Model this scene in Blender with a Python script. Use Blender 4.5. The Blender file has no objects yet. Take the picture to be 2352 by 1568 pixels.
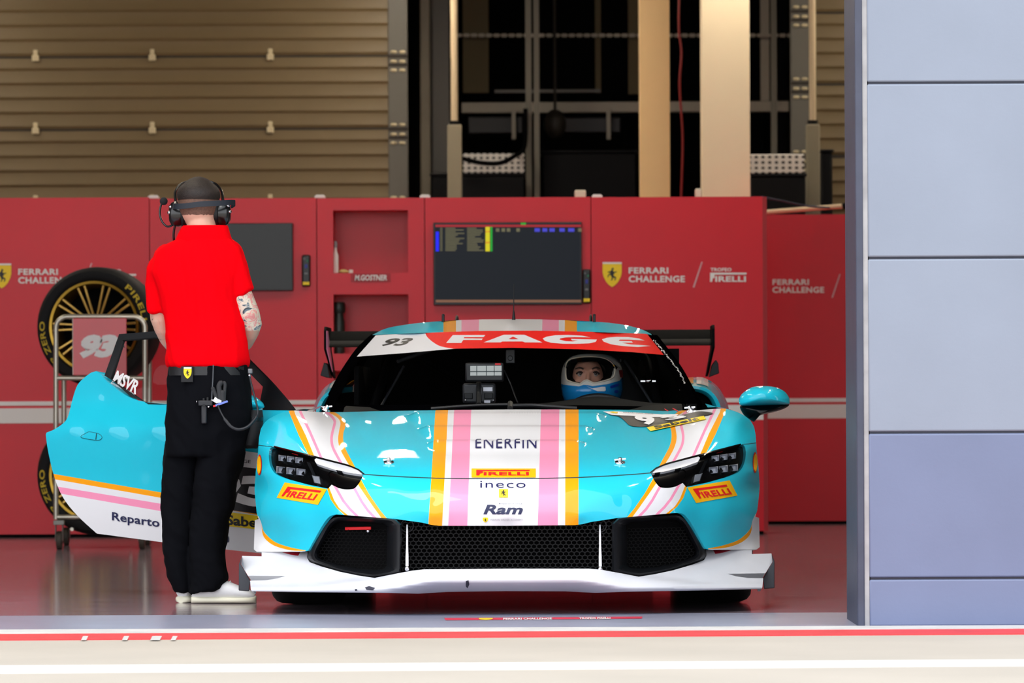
import bpy, bmesh, math, random
import numpy as np
from mathutils import Vector, Matrix
from mathutils.geometry import delaunay_2d_cdt

random.seed(7)
rng = np.random.default_rng(7)
SC = bpy.context.scene
COL = SC.collection

# ------------------------------------------------------------------ camera
F = 10127.0            # focal length in pixels of the 2352 px wide frame
H = 0.80               # the photographer kneels: lens 0.8 m above the ground
D = 16.65              # camera stands 16.65 m in front of the car's nose (y = 0)
HY = 929.0             # horizon row
cam_data = bpy.data.cameras.new('camera')
cam = bpy.data.objects.new('camera', cam_data)
COL.objects.link(cam)
cam.location = (0, -D, H)
ROLL = 0.0047          # the photograph leans a quarter of a degree
cam.rotation_euler = (Matrix.Rotation(math.pi / 2, 3, 'X') @ Matrix.Rotation(-ROLL, 3, 'Z')).to_euler()
cam_data.sensor_width = 36.0
cam_data.lens = 36.0 * F / 2352.0
cam_data.shift_y = (HY - 784.0) / 2352.0
cam_data.clip_start = 0.5
cam_data.clip_end = 500
cam_data.dof.use_dof = True
cam_data.dof.focus_distance = 17.3
cam_data.dof.aperture_fstop = 6.3
SC.camera = cam

# ------------------------------------------------------------------ sky, sun, exposure
world = bpy.data.worlds.new('overcast_sky')
SC.world = world
world.use_nodes = True
wn, wl = world.node_tree.nodes, world.node_tree.links
wn.clear()
wo = wn.new('ShaderNodeOutputWorld')
wb = wn.new('ShaderNodeBackground')
tc = wn.new('ShaderNodeTexCoord')
sx = wn.new('ShaderNodeSeparateXYZ')
rp = wn.new('ShaderNodeValToRGB')
rp.color_ramp.elements[0].position = 0.0
rp.color_ramp.elements[0].color = (0.94, 0.96, 1.0, 1)
rp.color_ramp.elements[1].position = 1.0
rp.color_ramp.elements[1].color = (0.86, 0.93, 1.0, 1)
wl.new(tc.outputs['Generated'], sx.inputs[0])
wl.new(sx.outputs['Z'], rp.inputs[0])
wl.new(rp.outputs[0], wb.inputs['Color'])
wb.inputs['Strength'].default_value = 1.2
wl.new(wb.outputs[0], wo.inputs[0])
sun_data = bpy.data.lights.new('sun', 'SUN')
sun_data.energy = 0.5
sun_data.angle = math.radians(25)
sun_data.color = (1.0, 0.95, 0.88)
sun = bpy.data.objects.new('sun', sun_data)
COL.objects.link(sun)
sun.location = (-6, -20, 20)
sun.rotation_euler = (math.radians(38), 0, math.radians(-25))
SC.view_settings.view_transform = 'Standard'
SC.view_settings.look = 'None'
SC.view_settings.gamma = 1.0
SC.view_settings.use_curve_mapping = False
SC.view_settings.exposure = 1.05
SC.cycles.max_bounces = 8
SC.cycles.transparent_max_bounces = 12

# ------------------------------------------------------------------ placing helpers
def level(px, py):
    """pixel of the leaning photograph -> pixel of a level one"""
    x, y = px - 1176.0, py - HY
    return 1176.0 + x - ROLL * y, HY + y + ROLL * x
def lean(px, py):
    x, y = px - 1176.0, py - HY
    return 1176.0 + x + ROLL * y, HY + y - ROLL * x
def P(px, py, d):
    """world point seen at pixel (px, py) at distance d in front of the lens"""
    px, py = level(px, py)
    return np.array([(px - 1176.0) * d / F, d - D, H - (py - HY) * d / F])
def G(px, py, z=0.0):
    """ground point (height z) seen at a pixel"""
    x, y = level(px, py)
    d = F * (H - z) / (y - HY)
    return np.array([(x - 1176.0) * d / F, d - D, z])

CAR_A = math.radians(1.1)
CAR_X0 = (1160.0 - 1176.0) * D / F
_ca, _sa = math.cos(CAR_A), math.sin(CAR_A)
def w2c(p):
    p = np.asarray(p, float)
    x, y = p[..., 0] - CAR_X0, p[..., 1]
    return np.stack([x * _ca - y * _sa, x * _sa + y * _ca, p[..., 2]], -1)
def C(px, py, y):
    """car-local point seen at pixel (px, py), y metres behind the nose"""
    return w2c(P(px, py, D + y))

# ------------------------------------------------------------------ materials
def lin(c):
    out = []
    for v in c[:3]:
        v = v / 255.0
        out.append(v / 12.92 if v <= 0.04045 else ((v + 0.055) / 1.055) ** 2.4)
    return (*out, 1.0)

MATS = {}
def mat(name, rgb, rough=0.5, metal=0.0, coat=0.0, spec=0.5, emit=None, emit_s=0.0, bump=None, vary=None, sheen=0.0, coat_r=0.03):
    """principled material; bump=(scale, strength, distance); vary=(scale, amount) mottles the colour"""
    if name in MATS:
        return MATS[name]
    m = bpy.data.materials.new(name)
    m.use_nodes = True
    nt = m.node_tree
    b = nt.nodes['Principled BSDF']
    c = lin(rgb)
    b.inputs['Base Color'].default_value = c
    b.inputs['Roughness'].default_value = rough
    b.inputs['Metallic'].default_value = metal
    b.inputs['Coat Weight'].default_value = coat
    b.inputs['Coat Roughness'].default_value = coat_r
    b.inputs['Specular IOR Level'].default_value = spec
    b.inputs['Sheen Weight'].default_value = sheen
    if emit is not None:
        b.inputs['Emission Color'].default_value = lin(emit)
        b.inputs['Emission Strength'].default_value = emit_s
    t = None
    if bump or vary:
        t = nt.nodes.new('ShaderNodeTexCoord')
    if vary:
        n = nt.nodes.new('ShaderNodeTexNoise')
        n.inputs['Scale'].default_value = vary[0]
        n.inputs['Detail'].default_value = 5
        nt.links.new(t.outputs['Object'], n.inputs['Vector'])
        r = nt.nodes.new('ShaderNodeValToRGB')
        a = vary[1]
        r.color_ramp.elements[0].position = 0.3
        r.color_ramp.elements[1].position = 0.7
        r.color_ramp.elements[0].color = tuple(v * (1 - a) for v in c[:3]) + (1,)
        r.color_ramp.elements[1].color = tuple(min(1, v * (1 + a)) for v in c[:3]) + (1,)
        nt.links.new(n.outputs['Fac'], r.inputs[0])
        nt.links.new(r.outputs[0], b.inputs['Base Color'])
    if bump:
        n = nt.nodes.new('ShaderNodeTexNoise')
        n.inputs['Scale'].default_value = bump[0]
        n.inputs['Detail'].default_value = 4
        nt.links.new(t.outputs['Object'], n.inputs['Vector'])
        bp = nt.nodes.new('ShaderNodeBump')
        bp.inputs['Strength'].default_value = bump[1]
        bp.inputs['Distance'].default_value = bump[2]
        nt.links.new(n.outputs['Fac'], bp.inputs['Height'])
        nt.links.new(bp.outputs[0], b.inputs['Normal'])
    MATS[name] = m
    return m

def glass_mat(name, tint=(230, 235, 240), refl=1.0, rough=0.0):
    if name in MATS:
        return MATS[name]
    m = bpy.data.materials.new(name)
    m.use_nodes = True
    nt = m.node_tree
    nt.nodes.clear()
    o = nt.nodes.new('ShaderNodeOutputMaterial')
    mx = nt.nodes.new('ShaderNodeMixShader')
    tr = nt.nodes.new('ShaderNodeBsdfTransparent')
    gl = nt.nodes.new('ShaderNodeBsdfGlossy')
    fr = nt.nodes.new('ShaderNodeFresnel')
    fr.inputs['IOR'].default_value = 1.45
    mu = nt.nodes.new('ShaderNodeMath')
    mu.operation = 'MULTIPLY'
    mu.inputs[1].default_value = refl
    tr.inputs['Color'].default_value = lin(tint)
    gl.inputs['Roughness'].default_value = rough
    nt.links.new(fr.outputs[0], mu.inputs[0])
    nt.links.new(mu.outputs[0], mx.inputs[0])
    nt.links.new(tr.outputs[0], mx.inputs[1])
    nt.links.new(gl.outputs[0], mx.inputs[2])
    nt.links.new(mx.outputs[0], o.inputs[0])
    MATS[name] = m
    return m

# ------------------------------------------------------------------ objects
ORG = {}      # object name -> world origin its vertices are given against
def tag(o, label=None, cat=None, group=None, kind=None):
    if label: o['label'] = label
    if cat: o['category'] = cat
    if group: o['group'] = group
    if kind: o['kind'] = kind
    return o

def empty(name, loc, rotz=0.0, label=None, cat=None, group=None):
    o = bpy.data.objects.new(name, None)
    o.empty_display_size = 0.1
    COL.objects.link(o)
    o.location = loc
    o.rotation_euler = (0, 0, rotz)
    ORG[o.name] = np.array(loc, float)
    return tag(o, label, cat, group)

class MB:
    """collects vertices and faces of ONE mesh object"""
    def __init__(s):
        s.v, s.f, s.m, s.n = [], [], [], None
    def add(s, verts, faces, mi=0):
        b = len(s.v)
        s.v.extend([tuple(map(float, p)) for p in verts])
        for f in faces:
            s.f.append(tuple(b + i for i in f))
            s.m.append(mi)
        return s
    def box(s, a, b, mi=0):
        x0, y0, z0 = np.minimum(a, b); x1, y1, z1 = np.maximum(a, b)
        return s.add([(x0,y0,z0),(x1,y0,z0),(x1,y1,z0),(x0,y1,z0),(x0,y0,z1),(x1,y0,z1),(x1,y1,z1),(x0,y1,z1)],
                     [(0,3,2,1),(4,5,6,7),(0,1,5,4),(1,2,6,5),(2,3,7,6),(3,0,4,7)], mi)
    def bar(s, p, q, w, h, up=(0,0,1), mi=0):
        p, q = np.array(p, float), np.array(q, float)
        d = q - p; d /= np.linalg.norm(d)
        u = np.array(up, float)
        if abs(d @ u) > 0.98: u = np.array([0, 1.0, 0])
        r = np.cross(d, u); r /= np.linalg.norm(r)
        u = np.cross(r, d)
        vs = []
        for c in (p, q):
            for a, b in ((-1,-1),(1,-1),(1,1),(-1,1)):
                vs.append(c + r * a * w / 2 + u * b * h / 2)
        return s.add(vs, [(0,3,2,1),(4,5,6,7),(0,1,5,4),(1,2,6,5),(2,3,7,6),(3,0,4,7)], mi)
    def loft(s, rings, closed=True, caps=True, mi=0):
        n = len(rings[0]); vs = [p for r in rings for p in r]
        fs = []
        for i in range(len(rings) - 1):
            for j in range(n if closed else n - 1):
                k = (j + 1) % n
                fs.append((i*n+j, i*n+k, (i+1)*n+k, (i+1)*n+j))
        if caps and closed:
            fs.append(tuple(range(n))[::-1]); fs.append(tuple((len(rings)-1)*n + j for j in range(n)))
        return s.add(vs, fs, mi)
    def tube(s, pts, r, n=12, caps=True, mi=0, closed=False, flat=1.0, up=None):
        pts = [np.array(p, float) for p in pts]
        rs = r if hasattr(r, '__len__') else [r] * len(pts)
        rings = []
        u = None
        for i, p in enumerate(pts):
            if closed:
                t = pts[(i+1) % len(pts)] - pts[i-1]
            else:
                t = pts[min(i+1, len(pts)-1)] - pts[max(i-1, 0)]
            t = t / (np.linalg.norm(t) + 1e-12)
            if u is None:
                a = np.array([0, 0, 1.0]) if abs(t[2]) < 0.9 else np.array([0, 1.0, 0])
                if up is not None: a = np.array(up, float)
                u = np.cross(t, a); u /= np.linalg.norm(u)
            else:
                u = u - t * (u @ t); u /= np.linalg.norm(u)
            w = np.cross(t, u)
            rings.append([p + rs[i] * (math.cos(q) * u + flat * math.sin(q) * w) for q in [2*math.pi*k/n for k in range(n)]])
        if closed:
            rings.append(rings[0]); caps = False
        return s.loft(rings, True, caps, mi)
    def disc(s, c, axis, r, h, n=24, mi=0):
        c, a = np.array(c, float), np.array(axis, float); a /= np.linalg.norm(a)
        return s.tube([c - a*h/2, c + a*h/2], r, n, True, mi)
    def ball(s, c, r, n=14, m=9, mi=0):
        c = np.array(c, float); r = np.array(r if hasattr(r, '__len__') else (r, r, r), float)
        rings = []
        for i in range(1, m):
            t = math.pi * i / m
            rings.append([c + r * np.array([math.sin(t)*math.cos(2*math.pi*k/n), math.sin(t)*math.sin(2*math.pi*k/n), -math.cos(t)]) for k in range(n)])
        return s.loft(rings, True, True, mi)
    def prism(s, poly, fn, h, mi=0):
        """poly in 2D; fn(x, y, t) -> 3D with t in 0..h; caps triangulated"""
        n = len(poly)
        vs = [fn(x, y, 0.0) for x, y in poly] + [fn(x, y, h) for x, y in poly]
        fs = [(i, (i+1) % n, n + (i+1) % n, n + i) for i in range(n)]
        from mathutils.geometry import tessellate_polygon
        tri = tessellate_polygon([[Vector((x, y, 0)) for x, y in poly]])
        for t in tri:
            fs.append(tuple(t)); fs.append(tuple(n + i for i in t[::-1]))
        return s.add(vs, fs, mi)
    def build(s, name, mats, parent=None, local=False, smooth=True, bevel=0, segs=2, fix=True, auto=40, normals=None, mods=()):
        me = bpy.data.meshes.new(name)
        v = np.array(s.v, float)
        if parent is not None and not local:
            v = v - ORG[parent.name]
        me.from_pydata(v.tolist(), [], s.f)
        mats = mats if isinstance(mats, (list, tuple)) else [mats]
        for m in mats: me.materials.append(m)
        if len(mats) > 1:
            me.polygons.foreach_set('material_index', s.m)
        if fix:
            bm = bmesh.new(); bm.from_mesh(me)
            bmesh.ops.recalc_face_normals(bm, faces=bm.faces)
            bm.to_mesh(me); bm.free()
        if smooth:
            me.polygons.foreach_set('use_smooth', [True] * len(me.polygons))
            if auto and normals is None:
                bm = bmesh.new(); bm.from_mesh(me)
                lim = math.radians(auto)
                for e in bm.edges:
                    if len(e.link_faces) != 2 or e.calc_face_angle(0) > lim:
                        e.smooth = False
                bm.to_mesh(me); bm.free()
        me.validate()
        if normals is not None:
            me.normals_split_custom_set_from_vertices([tuple(n) for n in normals])
        o = bpy.data.objects.new(name, me)
        COL.objects.link(o)
        if parent is not None:
            o.parent = parent
            ORG[o.name] = ORG[parent.name]
        else:
            ORG[o.name] = np.zeros(3)
        if bevel:
            b = o.modifiers.new('bevel', 'BEVEL'); b.width = bevel; b.segments = segs; b.limit_method = 'ANGLE'; b.angle_limit = math.radians(35)
        return o

def set_origin(o, loc):
    """move a top-level mesh object's origin to loc without moving its surface"""
    loc = Vector(loc)
    o.data.transform(Matrix.Translation(-loc))
    o.location = loc
    ORG[o.name] = np.array(loc)
    return o

def applied(o):
    """bake an object's modifiers into its mesh"""
    dg = bpy.context.evaluated_depsgraph_get()
    dg.update()
    me = bpy.data.meshes.new_from_object(o.evaluated_get(dg))
    old = o.data
    o.modifiers.clear()
    o.data = me
    bpy.data.meshes.remove(old)
    return o

def remeshed(o, voxel, smooth_it=4, fac=0.5):
    r = o.modifiers.new('r', 'REMESH'); r.mode = 'VOXEL'; r.voxel_size = voxel; r.use_smooth_shade = True
    s = o.modifiers.new('s', 'SMOOTH'); s.factor = fac; s.iterations = smooth_it
    applied(o)
    o.data.polygons.foreach_set('use_smooth', [True] * len(o.data.polygons))
    return o

def copy_tree(o, parent=None):
    c = o.copy(); COL.objects.link(c)
    ORG[c.name] = ORG[o.name]
    if parent is not None: c.parent = parent
    for ch in list(o.children): copy_tree(ch, c)
    return c

# ------------------------------------------------------------------ 2D helpers (outlines)
def cr(pts, per=8, closed=False):
    """Catmull-Rom through points"""
    p = [np.array(q, float) for q in pts]
    n = len(p); out = []
    for i in range(n if closed else n - 1):
        a = p[i-1] if (closed or i > 0) else p[0]
        b = p[i]; c = p[(i+1) % n]
        d = p[(i+2) % n] if (closed or i + 2 < n) else p[-1]
        for k in range(per):
            t = k / per
            out.append(0.5 * ((2*b) + (-a+c)*t + (2*a-5*b+4*c-d)*t*t + (-a+3*b-3*c+d)*t**3))
    if not closed: out.append(p[-1])
    return [tuple(float(v) for v in q) for q in out]

def resample(pts, step, closed=True):
    p = [np.array(q, float) for q in pts]
    out = []
    n = len(p)
    for i in range(n if closed else n - 1):
        a, b = p[i], p[(i+1) % n]
        k = max(1, int(math.ceil(np.linalg.norm(b - a) / step)))
        for j in range(k): out.append(a + (b - a) * j / k)
    if not closed: out.append(p[-1])
    return out

def pip(poly, pts):
    poly = np.asarray(poly, float); x, y = pts[:, 0], pts[:, 1]
    ins = np.zeros(len(pts), bool)
    n = len(poly)
    for i in range(n):
        x0, y0 = poly[i]; x1, y1 = poly[(i+1) % n]
        if y0 == y1: continue
        c = ((y0 > y) != (y1 > y)) & (x < (x1 - x0) * (y - y0) / (y1 - y0) + x0)
        ins ^= c
    return ins

def tri_region(outline, step, regions=(), holes=(), lines=(), gx=None):
    """triangulate a 2D outline with painted regions [(poly, mat index)] -> pts, tris, mats"""
    V, E = [], []
    def put(poly, closed=True):
        r = resample(poly, step, closed)
        b = len(V); V.extend(r)
        n = len(r)
        for i in range(n if closed else n - 1): E.append((b + i, b + (i+1) % n))
    put(outline)
    for q, _ in regions: put(q)
    for q in holes: put(q)
    for q in lines: put(q, False)
    o = np.array(outline, float)
    lo, hi = o.min(0), o.max(0)
    sx_, sy_ = (gx or step), step
    g = np.array([(x + (0.5 * sx_ if j % 2 else 0), y) for j, y in enumerate(np.arange(lo[1], hi[1], sy_)) for x in np.arange(lo[0], hi[0], sx_)])
    g = g[pip(o, g)] if len(g) else g
    occ = {}
    for p in V:
        occ.setdefault((int(p[0] // step), int(p[1] // step)), []).append(p)
    keep = []
    for p in g:
        cx, cy = int(p[0] // step), int(p[1] // step)
        ok = True
        for a in (-1, 0, 1):
            for b in (-1, 0, 1):
                for q in occ.get((cx + a, cy + b), ()):
                    if (q[0]-p[0])**2 + (q[1]-p[1])**2 < (0.55 * step)**2: ok = False
        if ok: keep.append(p)
    allv = [Vector((float(p[0]), float(p[1]))) for p in V + keep]
    v, e, f = delaunay_2d_cdt(allv, E, [], 0, 1e-5)[:3]
    pts = np.array([(q[0], q[1]) for q in v])
    f = np.array([t for t in f if len(t) == 3])
    c = pts[f].mean(1)
    k = pip(o, c)
    for q in holes: k &= ~pip(q, c)
    f = f[k]; c = c[k]
    m = np.zeros(len(f), int)
    for q, mi in regions: m[pip(q, c)] = mi
    used = np.unique(f)
    remap = -np.ones(len(pts), int); remap[used] = np.arange(len(used))
    return pts[used], remap[f], m

class TPS:
    """smooth depth y(px, py) through control points"""
    def __init__(s, ctrl, mirror=None, lam=1e-4):
        c = list(ctrl)
        if mirror:
            c += [(mirror(a, b), b, y) for a, b, y in ctrl if abs(mirror(a, b) - a) > 3]
        c = np.array(c, float)
        s.p = c[:, :2] / 100.0
        n = len(c)
        A = np.zeros((n + 3, n + 3))
        A[:n, :n] = s.k(s.p, s.p) + lam * np.eye(n)
        A[:n, n] = 1; A[:n, n+1:] = s.p
        A[n, :n] = 1; A[n+1:, :n] = s.p.T
        s.w = np.linalg.solve(A, np.concatenate([c[:, 2], np.zeros(3)]))
    def k(s, a, b):
        r2 = ((a[:, None, :] - b[None, :, :])**2).sum(-1)
        return 0.5 * r2 * np.log(r2 + 1e-12)
    def __call__(s, q):
        q = np.asarray(q, float).reshape(-1, 2) / 100.0
        n = len(s.p)
        return s.k(q, s.p) @ s.w[:n] + s.w[n] + q @ s.w[n+1:]

class Skin:
    """a car-body surface given over the front view: depth function + optional relief"""
    def __init__(s, depth, relief=None, conv=None):
        s.d, s.relief, s.conv = depth, relief, conv or (lambda x, y, d: w2c(P(x, y, D + d).T))
    def raw(s, q):
        q = np.asarray(q, float).reshape(-1, 2)
        p = s.conv(q[:, 0], q[:, 1], s.d(q))
        if s.relief is not None: p = p + s.relief(q)
        return p
    def normal(s, q, e=0.6):
        q = np.asarray(q, float).reshape(-1, 2)
        a = s.raw(q + (e, 0)) - s.raw(q - (e, 0))
        b = s.raw(q + (0, e)) - s.raw(q - (0, e))
        n = np.cross(a, b)
        n /= np.linalg.norm(n, axis=1)[:, None] + 1e-15
        n[n[:, 1] > 0] *= -1          # facing the nose
        return n
    def at(s, q, off=0.0):
        p = s.raw(q)
        return p + s.normal(q) * off if off else p

def skin_mesh(name, skin, pts, tris, m, mats, parent, off=0.0, rim=0.0, local=True):
    """lift a triangulated region onto a skin; rim > 0 turns its edge back for thickness"""
    p = skin.at(pts, off); n = skin.normal(pts)
    # orient the triangles along the normals
    a, b, c = p[tris[:, 0]], p[tris[:, 1]], p[tris[:, 2]]
    fl = (np.cross(b - a, c - a) * n[tris[:, 0]]).sum(1) < 0
    tris = tris.copy(); tris[fl] = tris[fl][:, [0, 2, 1]]
    mb = MB()
    mb.add(p, [tuple(t) for t in tris.tolist()]); mb.m = m.tolist() if hasattr(m, 'tolist') else list(m)
    nn = n
    if rim:
        cnt = {}
        for ti, t in enumerate(tris.tolist()):
            for i in range(3):
                e = (t[i], t[(i+1) % 3]); k = (min(e), max(e))
                cnt.setdefault(k, []).append((e, ti))
        idx = {}
        extra, en = [], []
        base = len(p)
        def back(i):
            if i not in idx:
                idx[i] = base + len(extra)
                extra.append(p[i] - n[i] * rim * 0.6 + np.array([0, rim * 0.4, 0])); en.append(n[i])
            return idx[i]
        fs, ms = [], []
        for k, l in cnt.items():
            if len(l) == 1:
                (i, j), ti = l[0]
                fs.append((j, i, back(i), back(j))); ms.append(int(m[ti]))
        mb.v.extend([tuple(q) for q in extra]); mb.f.extend(fs); mb.m.extend(ms)
        nn = np.vstack([n, np.array(en)]) if extra else n
    return mb.build(name, mats, parent, local=local, fix=False, normals=nn)

# ------------------------------------------------------------------ lettering
def text_shape(s, bold=0.0, shear=0.0, space=1.0, res=3):
    """2D triangles of a word, scaled so its box is 0..1 x 0..1 (y up)"""
    cu = bpy.data.curves.new('w', 'FONT')
    cu.body = s; cu.offset = bold; cu.shear = shear; cu.space_character = space
    cu.fill_mode = 'FRONT'; cu.resolution_u = res; cu.align_x = 'LEFT'
    o = bpy.data.objects.new('w', cu)
    COL.objects.link(o)
    dg = bpy.context.evaluated_depsgraph_get()
    me = bpy.data.meshes.new_from_object(o.evaluated_get(dg))
    v = np.array([(q.co.x, q.co.y) for q in me.vertices]); f = [tuple(p.vertices) for p in me.polygons]
    bpy.data.objects.remove(o); bpy.data.curves.remove(cu); bpy.data.meshes.remove(me)
    lo, hi = v.min(0), v.max(0)
    return (v - lo) / (hi - lo), f

def poly_shape(polys):
    """2D triangles of closed outlines given as lists of (x, y)"""
    from mathutils.geometry import tessellate_polygon
    v, f = [], []
    for q in polys:
        b = len(v); v += [tuple(p) for p in q]
        for t in tessellate_polygon([[Vector((p[0], p[1], 0)) for p in q]]): f.append(tuple(b + i for i in t))
    return np.array(v, float), f

def quad_map(v, q):
    """unit box -> quad given as top-left, top-right, bottom-right, bottom-left"""
    q = np.array(q, float); x, y = v[:, 0:1], 1 - v[:, 1:2]
    return q[0]*(1-x)*(1-y) + q[1]*x*(1-y) + q[2]*x*y + q[3]*(1-x)*y

def subdiv(v, f, step):
    """split long triangle edges"""
    bm = bmesh.new()
    bv = [bm.verts.new((p[0], p[1], 0)) for p in v]
    for t in f:
        try: bm.faces.new([bv[i] for i in t])
        except ValueError: pass
    bmesh.ops.triangulate(bm, faces=bm.faces)
    for _ in range(7):
        es = [e for e in bm.edges if e.calc_length() > step]
        if not es: break
        bmesh.ops.subdivide_edges(bm, edges=es, cuts=1)
        bmesh.ops.triangulate(bm, faces=[q for q in bm.faces if len(q.verts) > 3])
    bm.verts.index_update()
    vv = np.array([(a.co.x, a.co.y) for a in bm.verts]); ff = [tuple(a.index for a in q.verts) for q in bm.faces]
    bm.free()
    return vv, ff

HORSE = [(.50,1.0),(.58,.97),(.64,.90),(.62,.84),(.55,.86),(.58,.74),(.66,.66),(.86,.72),(.90,.66),(.70,.58),(.64,.50),(.60,.40),(.66,.34),(.80,.30),(.84,.20),(.78,.06),(.70,.0),(.68,.05),(.74,.16),(.70,.22),(.58,.22),(.50,.06),(.38,.0),(.38,.06),(.44,.12),(.46,.24),(.40,.34),(.34,.44),(.26,.44),(.18,.38),(.12,.24),(.06,.30),(.14,.46),(.24,.54),(.32,.56),(.30,.62),(.12,.60),(.10,.68),(.30,.72),(.40,.78),(.42,.88)]
SHIELD = [(0,.94),(.5,1.0),(1,.94),(1,.6),(.95,.42),(.82,.22),(.66,.08),(.5,0),(.34,.08),(.18,.22),(.05,.42),(0,.6)]

def pirelli_word():
    """the long-P word mark as unit-box triangles"""
    polys = [[(0,0),(.055,0),(.07,.30),(.075,.78),(.99,.80),(1.0,1.0),(0,1.0)], [(.075,.78),(.12,.78),(.125,.45),(.075,.35)]]
    v, f = poly_shape(polys)
    t, tf = text_shape('IRELLI', 0.035, 0, 1.05)
    t = t * (.84, .62) + (.14, 0.0)
    n = len(v)
    return np.vstack([v, t]), f + [tuple(n + i for i in q) for q in tf]
# ================================================================== THE GARAGE
M_apron = mat('pale_concrete', (178, 168, 155), 0.9, vary=(1.3, 0.06), bump=(60, 0.25, 0.004))
M_white_line = mat('white_road_paint', (238, 238, 238), 0.75)
M_red_line = mat('red_road_paint', (206, 56, 60), 0.7, vary=(6, 0.12))
M_kerb = mat('threshold_concrete', (196, 193, 190), 0.8, vary=(5, 0.1))
M_dark = mat('dark_wall_paint', (40, 38, 36), 0.8)
M_ceiling = mat('ceiling_sheet', (62, 58, 52), 0.8)
M_side = mat('garage_side_wall', (112, 104, 94), 0.7)

# epoxy floor: grey paint with brushed streaks, scuffs and a glossy top
def floor_mat():
    m = mat('grey_epoxy_floor', (120, 108, 112), 0.22, spec=0.6)
    nt = m.node_tree; b = nt.nodes['Principled BSDF']
    t = nt.nodes.new('ShaderNodeTexCoord')
    mp = nt.nodes.new('ShaderNodeMapping'); mp.inputs['Scale'].default_value = (0.7, 14, 1)
    n = nt.nodes.new('ShaderNodeTexNoise'); n.inputs['Scale'].default_value = 3.0; n.inputs['Detail'].default_value = 7
    nt.links.new(t.outputs['Object'], mp.inputs[0]); nt.links.new(mp.outputs[0], n.inputs['Vector'])
    r = nt.nodes.new('ShaderNodeValToRGB')
    r.color_ramp.elements[0].position = 0.3; r.color_ramp.elements[0].color = lin((118, 102, 110))
    r.color_ramp.elements[1].position = 0.75; r.color_ramp.elements[1].color = lin((158, 144, 154))
    nt.links.new(n.outputs['Fac'], r.inputs[0]); nt.links.new(r.outputs[0], b.inputs['Base Color'])
    r2 = nt.nodes.new('ShaderNodeMapRange'); r2.inputs['To Min'].default_value = 0.05; r2.inputs['To Max'].default_value = 0.19
    nt.links.new(n.outputs['Fac'], r2.inputs['Value']); nt.links.new(r2.outputs[0], b.inputs['Roughness'])
    bp = nt.nodes.new('ShaderNodeBump'); bp.inputs['Strength'].default_value = 0.05; bp.inputs['Distance'].default_value = 0.002
    n2 = nt.nodes.new('ShaderNodeTexNoise'); n2.inputs['Scale'].default_value = 25
    nt.links.new(mp.outputs[0], n2.inputs['Vector']); nt.links.new(n2.outputs['Fac'], bp.inputs['Height'])
    nt.links.new(bp.outputs[0], b.inputs['Normal'])
    return m
M_floor = floor_mat()
M_skylit_strip = mat('painted_skylight_strip', (150, 152, 172), 0.28, vary=(4, 0.06))  # sky light near the opening, put into a paler floor colour

def ground_sheet(name, a, b, pa, pb, mt, zt, thick, kind='structure'):
    """slab between image lines a-b (front) and pa-pb (rear), continued sideways"""
    a, b, pa, pb = [G(*q) for q in (a, b, pa, pb)]
    def stretch(p, q, x):
        t = (x - p[0]) / (q[0] - p[0]); return p + (q - p) * t
    L, R = -14.0, 14.0
    f0, f1, r0, r1 = stretch(a, b, L), stretch(a, b, R), stretch(pa, pb, L), stretch(pa, pb, R)
    mb = MB()
    lo = [(p[0], p[1], zt - thick) for p in (f0, f1, r1, r0)]; hi = [(p[0], p[1], zt) for p in (f0, f1, r1, r0)]
    mb.add(lo + hi, [(0,3,2,1),(4,5,6,7),(0,1,5,4),(1,2,6,5),(2,3,7,6),(3,0,4,7)])
    o = mb.build(name, mt, None, smooth=False)
    return tag(o, kind=kind)

f0, f1 = G(0, 1450), G(2352, 1440)
def facade_y(x): return f0[1] + (f1[1] - f0[1]) * (x - f0[0]) / (f1[0] - f0[0])
mb = MB()
L, R = -14.0, 14.0
mb.add([(L, facade_y(L), -0.1), (R, facade_y(R), -0.1), (R, 24, -0.1), (L, 24, -0.1), (L, facade_y(L), 0), (R, facade_y(R), 0), (R, 24, 0), (L, 24, 0)],
       [(0,3,2,1),(4,5,6,7),(0,1,5,4),(1,2,6,5),(2,3,7,6),(3,0,4,7)])
o = mb.build('floor', M_floor, None, smooth=False); tag(o, kind='structure')
mb = MB()
mb.add([(-60, -60, -0.1), (60, -60, -0.1), (R+46, facade_y(60), -0.1), (-60, facade_y(-60), -0.1), (-60, -60, 0), (60, -60, 0), (60, facade_y(60), 0), (-60, facade_y(-60), 0)],
       [(0,3,2,1),(4,5,6,7),(0,1,5,4),(1,2,6,5),(2,3,7,6),(3,0,4,7)])
o = mb.build('floor_pit_lane', M_apron, None, smooth=False); tag(o, kind='structure')
ground_sheet('trim_1', (0, 1471), (2352, 1457), (0, 1458), (2352, 1446), M_red_line, 0.004, 0.02)
for a_, c_ in ((186, 203), (280, 297), (345, 372), (392, 408)):
    b_ = MB(); b_.add([G(a_, 1469.5, .0045), G(c_ - 5, 1469.5, .0045), G(c_, 1460, .0045), G(a_ + 5, 1460, .0045)], [(0, 1, 2, 3)]); b_.build('worn_patch', M_kerb, bpy.data.objects['trim_1'], fix=False, smooth=False)
ground_sheet('trim_2', (0, 1546), (2352, 1529), (0, 1531), (2352, 1517), M_white_line, 0.004, 0.02)
ground_sheet('trim_3', (0, 1457), (2352, 1446), (0, 1449), (2352, 1439), M_kerb, 0.006, 0.02)
ground_sheet('floor_skylight_strip', (0, 1449), (2352, 1439), (0, 1415), (2352, 1406), M_skylit_strip, 0.0025, 0.02)  # pale sheet painted as sky-lit floor, no separate strip of flooring

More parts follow.
